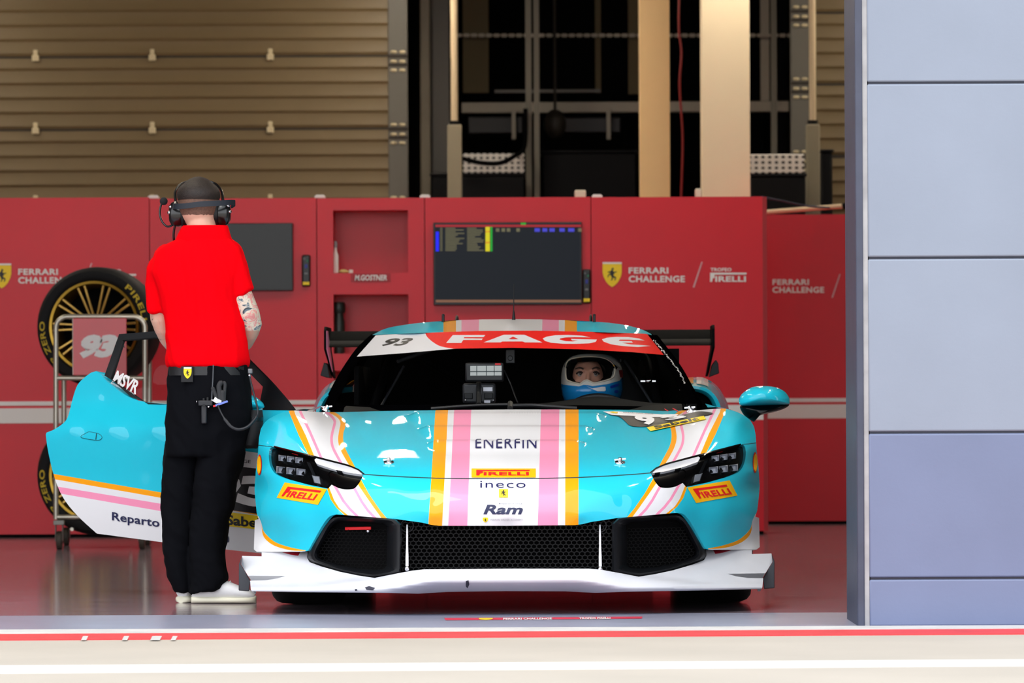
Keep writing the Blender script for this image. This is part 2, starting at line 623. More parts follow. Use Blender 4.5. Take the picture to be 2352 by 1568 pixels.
# shell of the garage
CEIL = 4.6
mb = MB(); mb.box((-14, -0.4, CEIL), (14, 24, CEIL + 0.2)); tag(mb.build('ceiling', M_ceiling, None, smooth=False), kind='structure')
mb = MB(); mb.box((-7.0, -0.3, 0), (-6.8, 24, CEIL)); tag(mb.build('wall_left', M_side, None, smooth=False), kind='structure')
mb = MB(); mb.box((6.0, -0.3, 0), (6.2, 24, CEIL)); tag(mb.build('wall_right', M_side, None, smooth=False), kind='structure')
mb = MB(); mb.box((-14, 23.8, 0), (14, 24, CEIL)); tag(mb.build('wall_back', M_dark, None, smooth=False), kind='structure')
mb = MB(); mb.box((-14, -0.75, 4.1), (14, -0.3, 6.5)); tag(mb.build('wall_front', mat('lintel_grey', (150, 158, 175), 0.6), None, smooth=False), kind='structure')

# clad pillar at the right of the opening, four courses of panels with open joints
PD = 15.8
M_clad = mat('blue_grey_cladding', (133, 141, 157), 0.55, vary=(2.2, 0.05), bump=(90, 0.12, 0.003))
M_clad2 = mat('blue_grey_lower_cladding', (107, 116, 145), 0.5, vary=(2.0, 0.07), bump=(90, 0.12, 0.003))
M_joint = mat('dark_joint', (70, 72, 84), 0.8)
def wz(py, d=PD): return P(2100, py, d)[2]
xl = P(1995, 900, PD)[0]; xr = 4.2; yf = PD - D
mb = MB()
mb.box((xl + 0.004, yf + 0.012, 0), (xr, yf + 0.5, 4.2), 0)
o = mb.build('wall_pillar', M_joint, None, smooth=False); tag(o, kind='structure')
zs = [4.2, wz(-212), wz(190), wz(592), wz(993), wz(1328), 0.0]
for i in range(6):
    b_ = MB(); g = 0.004
    b_.box((xl, yf, zs[i+1] + (g if i < 5 else 0.0)), (xr, yf + 0.03, zs[i] - g))
    b_.build('cladding_panel', M_clad if i < 4 else M_clad2, o, bevel=0.006)
M_guard = mat('painted_steel_guard', (62, 66, 84), 0.45, vary=(9, 0.12))
M_guard2 = mat('pale_sealant', (160, 158, 160), 0.7, vary=(12, 0.15))
xg = P(1967, 900, PD)[0]; xm = P(1984, 900, PD)[0]
mb = MB(); mb.box((xg, yf - 0.002, 0), (xm, yf + 0.5, 4.2)); mb.build('corner_guard', M_guard, o, bevel=0.004)
mb = MB(); mb.box((xm, yf + 0.004, 0), (xl, yf + 0.1, 4.2)); mb.build('joint_strip', M_guard2, o)

# ceiling lamps: three rows of tubes down the garage, and two added to brighten the partition
M_tray = mat('white_lamp_tray', (225, 225, 220), 0.5)
M_tube = mat('lamp_diffuser', (255, 240, 215), 0.5, emit=(255, 242, 222), emit_s=30)
LAMPS = [(x, y) for x in (-2.1, 1.9) for y in (0.3, 2.0, 3.7)] + [(-0.75, 8.1), (-4.6, 8.1), (1.3, 9.0), (-6.2, 9.0), (-4.6, 12.6), (-0.75, 12.6), (1.6, 12.6), (-4.6, 15.0), (-0.75, 15.0), (3.2, 15.0)]
LW = ['left lamp at the opening', 'left lamp above the windscreen', 'left lamp behind the car roof', 'right lamp at the opening', 'right lamp above the windscreen', 'right lamp behind the car roof', 'middle lamp before the partition', 'left lamp before the partition', 'added to brighten the end unit of the partition', 'added to brighten the crest unit of the partition', 'left lamp behind the partition', 'middle lamp behind the partition', 'right lamp behind the partition', 'left lamp near the rear shutter', 'middle lamp near the rear shutter', 'right lamp near the rear shutter']
for (x, y), w in zip(LAMPS, LW):
    t = empty('ceiling_light', (x, y, 4.3), 0, 'bright strip lamp under the ceiling, ' + w, 'lamp', 'strip lamps under the garage ceiling')
    b_ = MB(); b_.box((x - 0.12, y - 0.62, 4.30), (x + 0.12, y + 0.62, 4.36)); b_.bar((x, y - 0.5, 4.36), (x, y - 0.5, CEIL), 0.02, 0.02); b_.bar((x, y + 0.5, 4.36), (x, y + 0.5, CEIL), 0.02, 0.02)
    b_.build('tray', M_tray, t, bevel=0.004)
    b_ = MB(); b_.box((x - 0.055, y - (0.34 if y < 4 else 0.6), 4.262), (x + 0.055, y + (0.34 if y < 4 else 0.6), 4.30)); b_.build('diffuser', M_tube, t, bevel=0.01)

# ------------------------------------------------------------------ rear shutters (sectional doors)
SD = 33.0
M_shut = mat('beige_shutter', (106, 88, 56), 0.5, vary=(0.6, 0.05))
M_seam = mat('shutter_seam', (46, 40, 32), 0.8)
M_endcap = mat('shutter_end_steel', (92, 88, 80), 0.5)
M_hinge = mat('pale_hinge', (200, 186, 150), 0.4)
def shutter(name, px0, px1, seams, hinges, caps):
    """ribbed sectional door between two image columns, seams at the given rows"""
    x0, x1 = P(px0, 250, SD)[0], P(px1, 250, SD)[0]; y = SD - D
    zs_ = [P((px0 + px1) / 2, s, SD)[2] for s in seams]
    pitch = zs_[0] - zs_[1]
    prof = []
    z = zs_[0] + pitch
    zt = z
    while z > -0.05:
        for k in range(5):
            h = pitch / 5
            z1, z0 = z - k * h, z - (k + 1) * h
            if k == 0: prof += [(0.03, z1), (0.03, z1 - 0.012), (0.0, z1 - 0.014)]
            prof += [(0.0, z1 - 0.3 * h), (-0.010, z1 - 0.62 * h), (-0.013, z1 - 0.80 * h), (-0.002, z0 + 0.02 * h)]
        z -= pitch
    b_ = MB()
    b_.loft([[(x0, y + a, q) for a, q in prof], [(x1, y + a, q) for a, q in prof]], closed=False)
    b_.loft([[(x0, y + 0.06, zt), (x0, y + 0.06, -0.05)], [(x1, y + 0.06, zt), (x1, y + 0.06, -0.05)]], closed=False)
    o_ = b_.build(name, M_shut, None, auto=25)
    tag(o_, kind='structure')
    for s in seams:
        z = P((px0 + px1) / 2, s, SD)[2]
        c = MB(); c.box((x0, y - 0.002, z - 0.012), (x1, y + 0.02, z + 0.012)); c.build('seam', M_seam, o_)
        for hx in hinges:
            hh = P(hx, s, SD)
            c = MB(); c.box((hh[0] - 0.026, y - 0.03, z - 0.035), (hh[0] + 0.026, y + 0.01, z + 0.01)); c.box((hh[0] - 0.016, y - 0.028, z + 0.01), (hh[0] + 0.016, y, z + 0.05))
            c.build('hinge', M_hinge, o_, bevel=0.004)
    a, b2 = caps
    xa, xb = P(a, 250, SD)[0], P(b2, 250, SD)[0]
    c = MB(); c.box((xa, y - 0.03, 0), (xb, y + 0.06, zt)); c.build('end_post', M_endcap, o_, bevel=0.006)
    c = MB()
    for s in seams:
        for dy, w in ((0, 0.012), (20, 0.01)):
            z = P((a + b2) / 2, s + dy, SD)[2]
            c.box((xa, y - 0.034, z - w), (xb, y - 0.02, z + w))
    c.build('hinge_slot', M_seam, o_)
    for s in seams:
        for dy in (-10, 12, 32):
            for fx in (0.28, 0.72):
                q = P(a + (b2 - a) * fx, s + dy, SD)
                c = MB(); c.ball((q[0], y - 0.035, q[2]), (0.025, 0.012, 0.013), 8, 6); c.build('hinge_bolt', M_hinge, o_)
    return o_
shutter('door_1', -700, 892, [-37, 130, 297, 464], (82, 350, 621), (892, 937))
shutter('door_2', 1872, 2250, [-137, 27, 192, 359, 526], (), (1816, 1860))

# ------------------------------------------------------------------ the things behind the partition, seen above it
def rect(mb, px0, py0, px1, py1, d, t=0.05, mi=0):
    """box whose front face fills an image rectangle at distance d"""
    a, b = P(px0, py0, d), P(px1, py1, d)
    return mb.box((a[0], a[1], a[2]), (b[0], a[1] + t, b[2]), mi)
def floorbox(mb, px0, py0, px1, d, t=0.05, mi=0):
    """like rect but standing on the floor"""
    a, b = P(px0, py0, d), P(px1, py0, d)
    return mb.box((a[0], a[1], 0), (b[0], a[1] + t, a[2]), mi)

M_col = mat('cream_painted_column', (255, 234, 198), 0.5, vary=(1.0, 0.03))
M_col2 = mat('tan_painted_column', (240, 204, 148), 0.5, vary=(1.0, 0.03))
M_alu = mat('dull_aluminium', (186, 176, 158), 0.5, metal=0.1)
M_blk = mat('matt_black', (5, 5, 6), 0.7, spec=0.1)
M_blk2 = mat('black_flight_case', (8, 8, 10), 0.6, spec=0.2)
M_post = mat('stone_grey_post', (140, 130, 108), 0.6)
M_postl = mat('pale_post', (205, 184, 150), 0.5)
M_panel = mat('dim_tan_panel', (110, 96, 66), 0.7)
M_steel = mat('galvanised_sheet', (112, 108, 102), 0.5, metal=0.3)

def perfo_mat():
    m = mat('white_perforated_sheet', (235, 230, 222), 0.6)
    nt = m.node_tree; b = nt.nodes['Principled BSDF']
    t = nt.nodes.new('ShaderNodeTexCoord'); v = nt.nodes.new('ShaderNodeTexVoronoi')
    mp = nt.nodes.new('ShaderNodeMapping'); mp.inputs['Scale'].default_value = (21, 1, 26)
    v.inputs['Randomness'].default_value = 0.0; v.inputs['Scale'].default_value = 1.0
    nt.links.new(t.outputs['Object'], mp.inputs[0]); nt.links.new(mp.outputs[0], v.inputs['Vector'])
    r = nt.nodes.new('ShaderNodeValToRGB'); r.color_ramp.elements[0].position = 0.24; r.color_ramp.elements[1].position = 0.30
    r.color_ramp.elements[0].color = lin((70, 66, 60)); r.color_ramp.elements[1].color = lin((238, 234, 226))
    nt.links.new(v.outputs['Distance'], r.inputs[0]); nt.links.new(r.outputs[0], b.inputs['Base Color'])
    return m
M_perf = perfo_mat()

o = MB(); floorbox(o, 1610, -330, 1720, 29.6, 0.28); o = o.build('column', M_col, None, bevel=0.004)
set_origin(o, (P(1665, 0, 29.6)[0], 29.6 - D, 0)); tag(o, 'wide cream column rising behind the partition right of the tan column', 'column')
o = MB(); floorbox(o, 1467, -330, 1536, 30.4, 0.22); o = o.build('column', M_col2, None, bevel=0.004)
set_origin(o, (P(1500, 0, 30.4)[0], 30.4 - D, 0)); tag(o, 'narrower tan column rising behind the partition left of the cream column', 'column')

# open race truck body standing behind the garage
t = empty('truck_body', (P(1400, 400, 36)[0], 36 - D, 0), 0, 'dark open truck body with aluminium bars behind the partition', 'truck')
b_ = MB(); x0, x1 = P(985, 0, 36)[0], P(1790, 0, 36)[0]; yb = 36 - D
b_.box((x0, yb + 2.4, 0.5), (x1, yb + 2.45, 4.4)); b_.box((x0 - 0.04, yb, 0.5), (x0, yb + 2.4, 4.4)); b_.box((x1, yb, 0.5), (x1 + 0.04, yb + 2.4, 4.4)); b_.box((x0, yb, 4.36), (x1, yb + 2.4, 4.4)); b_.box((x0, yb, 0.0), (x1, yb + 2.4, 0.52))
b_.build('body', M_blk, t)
b_ = MB(); rect(b_, 1060, 235, 1812, 256, 35.9, 0.08); b_.build('sill_rail', M_alu, t, bevel=0.006)
b_ = MB(); rect(b_, 1062, -60, 1123, 213, 35.95, 0.04); b_.build('inner_panel', M_panel, t, bevel=0.004)
b_ = MB(); rect(b_, 1366, -60, 1381, 213, 35.95, 0.05); b_.build('upright', M_panel, t, bevel=0.004)
b_ = MB(); rect(b_, 1442, -60, 1472, 216, 35.95, 0.05); b_.build('upright', M_panel, t, bevel=0.004)
b_ = MB(); rect(b_, 1746, -60, 1768, 236, 35.95, 0.05); b_.build('upright', M_alu, t, bevel=0.004)
b_ = MB(); rect(b_, 1136, 206, 1380, 212, 35.9, 0.04); b_.build('lower_bar', M_steel, t)
b_ = MB(); rect(b_, 1075, 268, 1200, 306, 35.98, 0.3); b_.build('storage_box', mat('dim_grey_plastic', (62, 60, 62), 0.5), t, bevel=0.01)
b_ = MB(); rect(b_, 1295, 270, 1425, 304, 35.98, 0.3); b_.build('storage_box', MATS['dim_grey_plastic'], t, bevel=0.01)
for bx in (1180, 1398):
    b_ = MB(); rect(b_, bx - 5, 250, bx + 5, 320, 35.85, 0.04); b_.build('strap_buckle', M_alu, t, bevel=0.004)
b_ = MB()
for i in range(46):
    q = P(1054 + 17.3 * i, 81, 35.8); b_.box((q[0] - 0.022, q[1], q[2] - 0.014), (q[0] + 0.022, q[1] + 0.03, q[2] + 0.014))
q0, q1 = P(1050, 81, 35.83), P(1850, 81, 35.83); b_.bar(q0, q1, 0.02, 0.007)
b_.build('perforated_rail', M_alu, t)

def slot_mat():
    m = mat('slotted_steel', (112, 108, 102), 0.5)
    nt = m.node_tree; b = nt.nodes['Principled BSDF']
    t = nt.nodes.new('ShaderNodeTexCoord'); v = nt.nodes.new('ShaderNodeTexVoronoi'); mp = nt.nodes.new('ShaderNodeMapping')
    mp.inputs['Scale'].default_value = (18, 0.01, 20); mp.inputs['Location'].default_value = (0.5, 0.5, 0)
    v.inputs['Randomness'].default_value = 0.0; v.inputs['Scale'].default_value = 1.0
    nt.links.new(t.outputs['Object'], mp.inputs[0]); nt.links.new(mp.outputs[0], v.inputs['Vector'])
    r = nt.nodes.new('ShaderNodeValToRGB'); r.color_ramp.elements[0].position = 0.22; r.color_ramp.elements[1].position = 0.26
    r.color_ramp.elements[0].color = lin((10, 10, 10)); r.color_ramp.elements[1].color = lin((134, 128, 114))
    nt.links.new(v.outputs['Distance'], r.inputs[0]); nt.links.new(r.outputs[0], b.inputs['Base Color'])
    return m
M_slot = slot_mat()
def perforated_post(px0, px1, d, label):
    b_ = MB()
    a, b = P(px0, 0, d), P(px1, 0, d)
    b_.box((a[0], a[1], 0), (b[0], a[1] + 0.04, 4.3))
    o_ = b_.build('perforated_post', M_slot, None, bevel=0.003)
    set_origin(o_, ((a[0] + b[0]) / 2, a[1], 0)); tag(o_, label, 'post', 'perforated posts of the truck lift')
    return o_
perforated_post(1206, 1220, 34.6, 'left one of the close pair of slotted steel posts in the dark opening')
perforated_post(1225, 1238, 34.6, 'right one of the close pair of slotted steel posts in the dark opening')
perforated_post(1770, 1784, 34.4, 'lone slotted steel post right of the wide cream column')

b_ = MB(); floorbox(b_, 963, -200, 986, 34.8, 0.10); o = b_.build('frame_post', mat('worn_pale_steel', (150, 138, 118), 0.5, vary=(2, 0.15)), None, bevel=0.01)
set_origin(o, (P(975, 0, 34.8)[0], 34.8 - D, 0)); tag(o, 'worn pale steel frame post beside the black edge of the large shutter', 'post')
b_ = MB(); floorbox(b_, 987, -200, 1030, 35.3, 0.03); o = b_.build('steel_sheet', M_steel, None, bevel=0.003)
set_origin(o, (P(1008, 0, 35.3)[0], 35.3 - D, 0)); tag(o, 'tall dull steel sheet standing between the frame post and the lifting post', 'panel')

def lift_post(px, top, sleeve_top, d, w, sw, label):
    t = empty('lifting_post', (P(px, 0, d)[0], d - D, 0), 0, label, 'post', 'lifting posts of the rear opening')
    a = P(px, top, d); s = P(px, sleeve_top, d); y = d - D
    b_ = MB(); b_.tube([(a[0], y + 0.05, s[2] - 0.3), (a[0], y + 0.05, 4.4)], w * d / F / 2, 16); b_.build('rod', M_postl, t)
    b_ = MB(); hw = sw * d / F / 2; b_.box((a[0] - hw, y, 0), (a[0] + hw, y + 0.11, s[2])); b_.build('sleeve', M_post, t, bevel=0.008)
    b_ = MB(); b_.tube([(a[0], y + 0.05, s[2] - 0.005), (a[0], y + 0.05, s[2] + 0.03)], w * d / F / 2 + 0.012, 16); b_.build('collar', M_blk2, t)
    return t
lift_post(1042, -100, 286, 32.4, 17, 33, 'grey sleeved lifting post with pale rod left in the dark opening')
lift_post(1866, -100, 285, 31.8, 16, 31, 'grey sleeved lifting post with pale rod in front of the right shutter')

def flight_case(px0, px1, top, d, dep, label, sheet=None):
    a, b = P(px0, top, d), P(px1, top, d); y = d - D
    t = empty('flight_case', ((a[0] + b[0]) / 2, y, 0), 0, label, 'case', 'black cases behind the partition')
    b_ = MB(); b_.box((a[0], y, 0.02), (b[0], y + dep, a[2] - 0.02)); b_.build('body', M_blk2, t, bevel=0.015)
    b_ = MB(); b_.box((a[0] - 0.01, y - 0.01, a[2] - 0.02), (b[0] + 0.01, y + dep, a[2])); b_.build('lid', mat('case_lid', (16, 16, 18), 0.5, spec=0.2), t, bevel=0.006)
    b_ = MB()
    for x in (a[0] + 0.05, b[0] - 0.05): b_.ball((x, y + 0.03, 0.03), 0.03)
    b_.build('castor', M_blk, t)
    return t
flight_case(990, 1204, 398, 34.0, 0.5, 'black case standing under the left white perforated sheet')
flight_case(1245, 1462, 345, 35.0, 0.5, 'tall black case left of the tan column')
flight_case(1722, 1850, 399, 31.2, 0.5, 'black case standing under the right white perforated sheet')
flight_case(1885, 1912, 343, 32.2, 0.4, 'narrow tall black case beside the right lifting post')

def perforated_sheet(px0, px1, py0, py1, d, label):
    b_ = MB(); rect(b_, px0, py0, px1, py1, d, 0.035)
    o_ = b_.build('perforated_sheet', M_perf, None, bevel=0.01)
    a = P((px0 + px1) / 2, py1, d); set_origin(o_, a); tag(o_, label, 'sheet', 'white perforated sheets')
    return o_
perforated_sheet(1063, 1205, 352, 397, 34.0, 'white perforated sheet lying against the left lifting post')
perforated_sheet(1719, 1848, 354, 398, 31.2, 'white perforated sheet standing right of the wide cream column')

def cable(name, pts, r, m, label, cat='cable', n=8):
    b_ = MB(); b_.tube(cr(pts, 6), r, n); o_ = b_.build(name, m, None)
    set_origin(o_, pts[-1]); tag(o_, label, cat); return o_
cable('air_hose', [P(1063, 364, 33.8), P(1105, 374, 33.8), P(1150, 374, 33.8), P(1185, 356, 33.8), P(1205, 336, 34.4), P(1207, 250, 34.5)], 0.018, M_blk, 'black hose drooping in front of the left perforated sheet', 'hose')
cable('power_cable', [P(1562, -80, 31), P(1559, 60, 31), P(1565, 120, 31), P(1561, 200, 31), P(1568, 320, 31), P(1564, 470, 31)], 0.008, mat('dark_red_cable', (140, 22, 26), 0.5), 'dark red cable hanging between the two columns')
cable('data_cable', [P(1748, 452.5, 27.2), P(1790, 460, 28.0), P(1850, 472, 28.8), P(1905, 477, 29.28)], 0.006, mat('blue_cable', (20, 60, 100), 0.5), 'thin blue cable sagging right of the bright red partition end')
b_ = MB(); b_.tube([P(1700, 492, 29.3), P(1975, 470, 29.3)], 0.016, 12); o = b_.build('support_pole', M_postl, None); set_origin(o, P(1700, 492, 29.3))
tag(o, 'pale slanted pole above the set back red partition', 'pole')
b_ = MB(); b_.ball(P(1958, 470, 29.25), (0.05, 0.04, 0.035)); b_.tube([P(1935, 474, 29.25), P(1975, 466, 29.25)], 0.022, 10); b_.build('clamp', M_blk, o)
for i, (a, b, e, f_, lab) in enumerate(((1320, 436, 1346, 456, 'small cream box on the partition left of the tan column'), (1597, 433, 1612, 456, 'small cream box on the partition beside the wide cream column'))):
    b_ = MB(); rect(b_, a, b, e, f_ - 1, 27.05, 0.09); o = b_.build('junction_box', mat('cream_plastic', (220, 210, 190), 0.5), None, bevel=0.008); set_origin(o, P((a + e) / 2, f_ - 1, 27.1)); tag(o, lab, 'box')
b_ = MB(); c_ = P(1275, 285, 35.3); b_.ball(c_, (0.09, 0.09, 0.12), 16, 10); b_.tube([(c_[0], c_[1], c_[2] + 0.08), (c_[0], c_[1], 4.3)], 0.012, 8); o = b_.build('hanging_lamp', mat('dim_lamp_shade', (52, 46, 38), 0.5), None); set_origin(o, c_); tag(o, 'dark round lamp hanging in the dark opening right of the slotted posts', 'lamp')

# ------------------------------------------------------------------ red partition
WD = 27.0
M_red = mat('red_laminate', (212, 12, 36), 0.34, vary=(1.1, 0.06), spec=0.42)
M_red_in = mat('red_niche', (150, 26, 40), 0.5)
M_wht = mat('white_vinyl', (238, 236, 236), 0.5)
M_pwht = mat('faint_white_vinyl', (222, 170, 176), 0.5)
M_yel = mat('yellow_vinyl', (250, 214, 10), 0.45)
M_blkv = mat('black_vinyl', (14, 14, 16), 0.45)
def plane_shape(shape, quad, d, mb, off=0.004, mi=0, depth=0.0):
    v, f = shape
    q = quad_map(np.array(v, float), quad)
    pts = [P(a, b, d) - (0, off, 0) for a, b in q]
    return mb.add(pts, f, mi)
def box_quad(x0, y0, x1, y1, lean_px=0): return [(x0 + lean_px, y0), (x1 + lean_px, y1 - (y1 - y0)), (x1, y1), (x0, y1)]
def flat_thing(name, items, d, m, parent, off=0.004):
    b_ = MB()
    for sh, q in items: plane_shape(sh, q, d, b_, off)
    return b_.build(name, m, parent, fix=False, smooth=False)
UNIT = (np.array([(0, 0), (1, 0), (1, 1), (0, 1)], float), [(0, 1, 2, 3)])

def partition(px0, px1, top, bot, d, label, holes=(), thick=0.32, seam=True):
    a, b = P(px0, top, d), P(px1, top, d); y = d - D
    g = 0.0025
    x0, x1 = a[0] + g, b[0] - g
    zt = a[2]
    t = empty('display_partition', ((x0 + x1) / 2, y, 0), 0, label, 'partition', 'red partition units across the garage')
    b_ = MB(); zb = 0.02
    if not holes:
        b_.box((x0, y, zb), (x1, y + thick, zt))
    else:
        hx0, hx1 = P(holes[0][0], 500, d)[0], P(holes[0][2], 500, d)[0]
        b_.box((x0, y, zb), (hx0, y + thick, zt)); b_.box((hx1, y, zb), (x1, y + thick, zt))
        cur = zt
        for (q0, r0, q1, r1) in holes:
            z1, z0 = P(q0, r0, d)[2], P(q0, r1, d)[2]
            b_.box((hx0, y, z1), (hx1, y + thick, cur)); cur = z0
        b_.box((hx0, y, zb), (hx1, y + thick, cur))
        b_.box((hx0, y + thick - 0.03, zb), (hx1, y + thick - 0.01, zt - 0.05))
    b_.build('board', M_red, t, smooth=False)
    for name, r0, r1 in (('stripe', 921, 930.5), ('stripe', 936.5, 971)):
        s = MB(); za, zb_ = P(200, r0, WD)[2], P(200, r1, WD)[2]
        s.box((x0, y - 0.003, zb_), (x1, y + 0.001, za)); s.build(name, M_wht, t, smooth=False)
    s = MB(); s.box((x0, y + 0.03, 0.0), (x1, y + thick - 0.03, 0.021)); s.build('plinth', M_blk, t, smooth=False)
    return t
p1 = partition(-520, 343, 457, 1235, WD, 'red partition unit with team crest behind the tyre trolley')
p2 = partition(343, 727, 456, 1233, WD, 'red partition unit carrying the switched off screen behind the mechanic')
NI = [(765, 483, 937, 627), (765, 676, 937, 812), (765, 851, 937, 1010)]
p3 = partition(727, 975, 455, 1230, WD, 'red partition unit with square open niches', NI)
p4 = partition(975, 1357, 454, 1228, WD, 'red partition unit carrying the timing screen')
p5 = partition(1357, 1752, 453, 1226, WD, 'bright red end unit of the partition with crest and white lettering')
b_ = MB(); a = P(1752, 453, WD); e = P(1761, 453, WD); b_.box((a[0] - 0.0025, WD - D - 0.002, 0.02), (e[0], WD - D + 0.34, a[2] + 0.003)); b_.build('end_edge', mat('deep_red_edge', (160, 0, 16), 0.4), p5)
p6 = partition(1700, 2300, 493, 1212, 29.2, 'dim red partition unit set back next to the grey pillar')

def shield(parent, x0, y0, x1, y1, d):
    flat_thing('crest_shield', [((np.array(SHIELD), [tuple(range(len(SHIELD)))]), box_quad(x0, y0, x1, y1))], d, M_yel, parent, 0.004)
    b_ = MB(); w = x1 - x0; h = y1 - y0
    plane_shape(poly_shape([HORSE]), box_quad(x0 + 0.22*w, y0 + 0.20*h, x0 + 0.80*w, y0 + 0.74*h), d, b_, 0.006)
    b_.build('crest_horse', M_blkv, parent, fix=False, smooth=False)
    flat_thing('crest_top', [(UNIT, box_quad(x0, y0 - 0.02*h, x1, y0 + 0.05*h))], d, M_wht, parent, 0.006)
def challenge(parent, x, y, d, s=1.0, crest=True, full=True, m=None, ms=None):
    m = m or M_wht
    if crest: shield(parent, x, y, x + 44*s, y + 56*s, d)
    flat_thing('lettering', [(text_shape('FERRARI', 0.03, 0, 1.08), box_quad(x + 60*s, y + 11*s, x + 151*s, y + 25*s))], d, m, parent)
    flat_thing('lettering', [(text_shape('CHALLENGE', 0.03, 0, 1.08), box_quad(x + 60*s, y + 30*s, x + 189*s, y + 45*s))], d, m, parent)
    flat_thing('slash', [(UNIT, [(x + 227*s, y - 2*s), (x + 230*s, y - 2*s), (x + 211*s, y + 57*s), (x + 207*s, y + 57*s)])], d, ms or M_pwht, parent)
    if full:
        flat_thing('lettering', [(text_shape('TROFEO', 0.03, 0, 1.05), box_quad(x + 248*s, y + 12*s, x + 296*s, y + 20*s))], d, m, parent)
        flat_thing('lettering', [(pirelli_word(), box_quad(x + 247*s, y + 23*s, x + 331*s, y + 44*s))], d, m, parent)
challenge(p5, 1384, 603, WD)
challenge(p1, -18, 606, WD)
challenge(p6, 1719, 631, 29.2, 0.92, crest=False)

# clips on the joints of the partition
for i, (x, y) in enumerate(((351, 455), (734, 454), (976, 453.5), (1372, 453))):
    b_ = MB(); a = P(x, y, WD)
    b_.box((a[0] - 0.032, WD - D + 0.02, a[2] - 0.001), (a[0] + 0.032, WD - D + 0.1, a[2] + 0.014))
    b_.box((a[0] - 0.026, WD - D + 0.03, a[2] + 0.014), (a[0] + 0.026, WD - D + 0.09, a[2] + 0.02))
    o = b_.build('joint_clip', M_wht, None, bevel=0.003); set_origin(o, (a[0], WD - D + 0.06, a[2]))
    tag(o, ['small white clip on the partition top left of the head of the man in red', 'small white clip on the partition top left of the niches', 'small white clip on the partition top between niches and timing screen', 'small white clip on the partition top right of the timing screen'][i], 'clip', 'white clips on the partition joints')

# niche: name plate, bottle, thermos
b_ = MB(); rect(b_, 806, 628, 897, 647, WD - 0.004, 0.004); npl = b_.build('name_plate', mat('deep_red_plate', (170, 14, 32), 0.45), None); set_origin(npl, P(850, 647, WD - 0.004)); tag(npl, 'small red name plate with white letters under the upper niche', 'sign')
flat_thing('lettering', [(text_shape('M.GOSTNER', 0.03, 0.15, 1.0), box_quad(815, 631, 889, 644))], WD - 0.006, M_wht, npl)
def lathe(mb, c, prof, n=20, mi=0):
    mb.loft([[(c[0] + r * math.cos(2*math.pi*k/n), c[1] + r * math.sin(2*math.pi*k/n), c[2] + z) for k in range(n)] for r, z in prof], True, True, mi)
c_ = P(771, 625.5, WD + 0.1); c_[2] = P(771, 627, WD)[2]
t = empty('spray_bottle', c_, 0, 'slim white bottle standing in the upper niche', 'bottle')
b_ = MB(); lathe(b_, c_, [(0.0, 0), (0.016, 0), (0.018, 0.02), (0.018, 0.11), (0.009, 0.14), (0.008, 0.16)]); b_.build('body', M_wht, t)
b_ = MB(); lathe(b_, c_, [(0.010, 0.16), (0.010, 0.185), (0.006, 0.2), (0.0, 0.2)]); b_.build('cap', mat('grey_plastic', (150, 150, 155), 0.4), t)
for i, (x, w, col, lab, nm) in enumerate(((790, 12, (206, 190, 120), 'crumpled cream wrapper on the floor of the upper niche', 'wrapper'), (806, 7, (240, 236, 230), 'small white cap on the floor of the upper niche', 'bottle_cap'))):
    q = P(x, 627, WD + 0.08); z = P(x, 627, WD)[2]
    b_ = MB()
    if i == 0:
        vs = []
        b_.ball((q[0], q[1], z + 0.012), (0.035, 0.025, 0.012), 12, 7)
        b_.v = [(a + random.uniform(-.004, .004), b + random.uniform(-.004, .004), max(z, c + random.uniform(-.003, .004))) for a, b, c in b_.v]
    else:
        lathe(b_, (q[0], q[1], z), [(0, 0), (0.014, 0), (0.014, 0.02), (0.011, 0.023), (0, 0.023)])
    o = b_.build(nm, mat(nm + '_mat', col, 0.5), None); set_origin(o, (q[0], q[1], z)); tag(o, lab, nm.split('_')[-1])
c_ = P(779, 812, WD + 0.11); c_[2] = P(779, 812, WD)[2]
t = empty('thermos_flask', c_, 0, 'dark green flask standing in the middle niche', 'flask')
Mgr = mat('dark_green_flask', (30, 42, 38), 0.35)
b_ = MB(); lathe(b_, c_, [(0, 0), (0.034, 0), (0.036, 0.01), (0.036, 0.2), (0.030, 0.225), (0.028, 0.25)]); b_.build('body', Mgr, t)
b_ = MB(); lathe(b_, c_, [(0.034, 0.25), (0.040, 0.262), (0.040, 0.30), (0.034, 0.318), (0, 0.32)]); b_.build('lid', Mgr, t)

# screens
M_bezel = mat('black_bezel', (20, 20, 22), 0.35)
M_scr_off = mat('screen_off', (30, 33, 33), 0.3, spec=0.4)
M_scr = mat('screen_on', (6, 7, 9), 0.4, spec=0.2, emit=(24, 30, 38), emit_s=0.35)
def tv(px0, py0, px1, py1, label, on):
    a, b = P(px0, py0, WD - 0.045), P(px1, py1, WD - 0.045); y = a[1]
    t = empty('television', ((a[0] + b[0]) / 2, y + 0.045, b[2]), 0, label, 'television')
    b_ = MB(); b_.box((a[0], y + 0.002, a[2]), (b[0], y + 0.044, b[2])); b_.build('housing', M_bezel, t, bevel=0.004)
    m = 0.010
    b_ = MB(); b_.box((a[0] + m, y - 0.002, a[2] - m), (b[0] - m, y + 0.004, b[2] + m * 1.6)); b_.build('screen', M_scr if on else M_scr_off, t)
    return t
tv(420, 513, 673, 667, 'blank grey wall screen behind the mechanic', False)
tv2 = tv(995, 511, 1337, 699, 'wall screen showing a dark timing table', True)
def emis(name, rgb, s=0.55): return mat(name, (8, 8, 8), 0.5, emit=rgb, emit_s=s)
TD = WD - 0.050
def srect(mb, x0, y0, x1, y1, mi=0): plane_shape(UNIT, box_quad(x0, y0, x1, y1), TD, mb, 0.001, mi)
b_ = MB(); srect(b_, 1000, 516, 1335, 521); b_.build('table_header', emis('scr_red', (150, 22, 34)), tv2, fix=False)
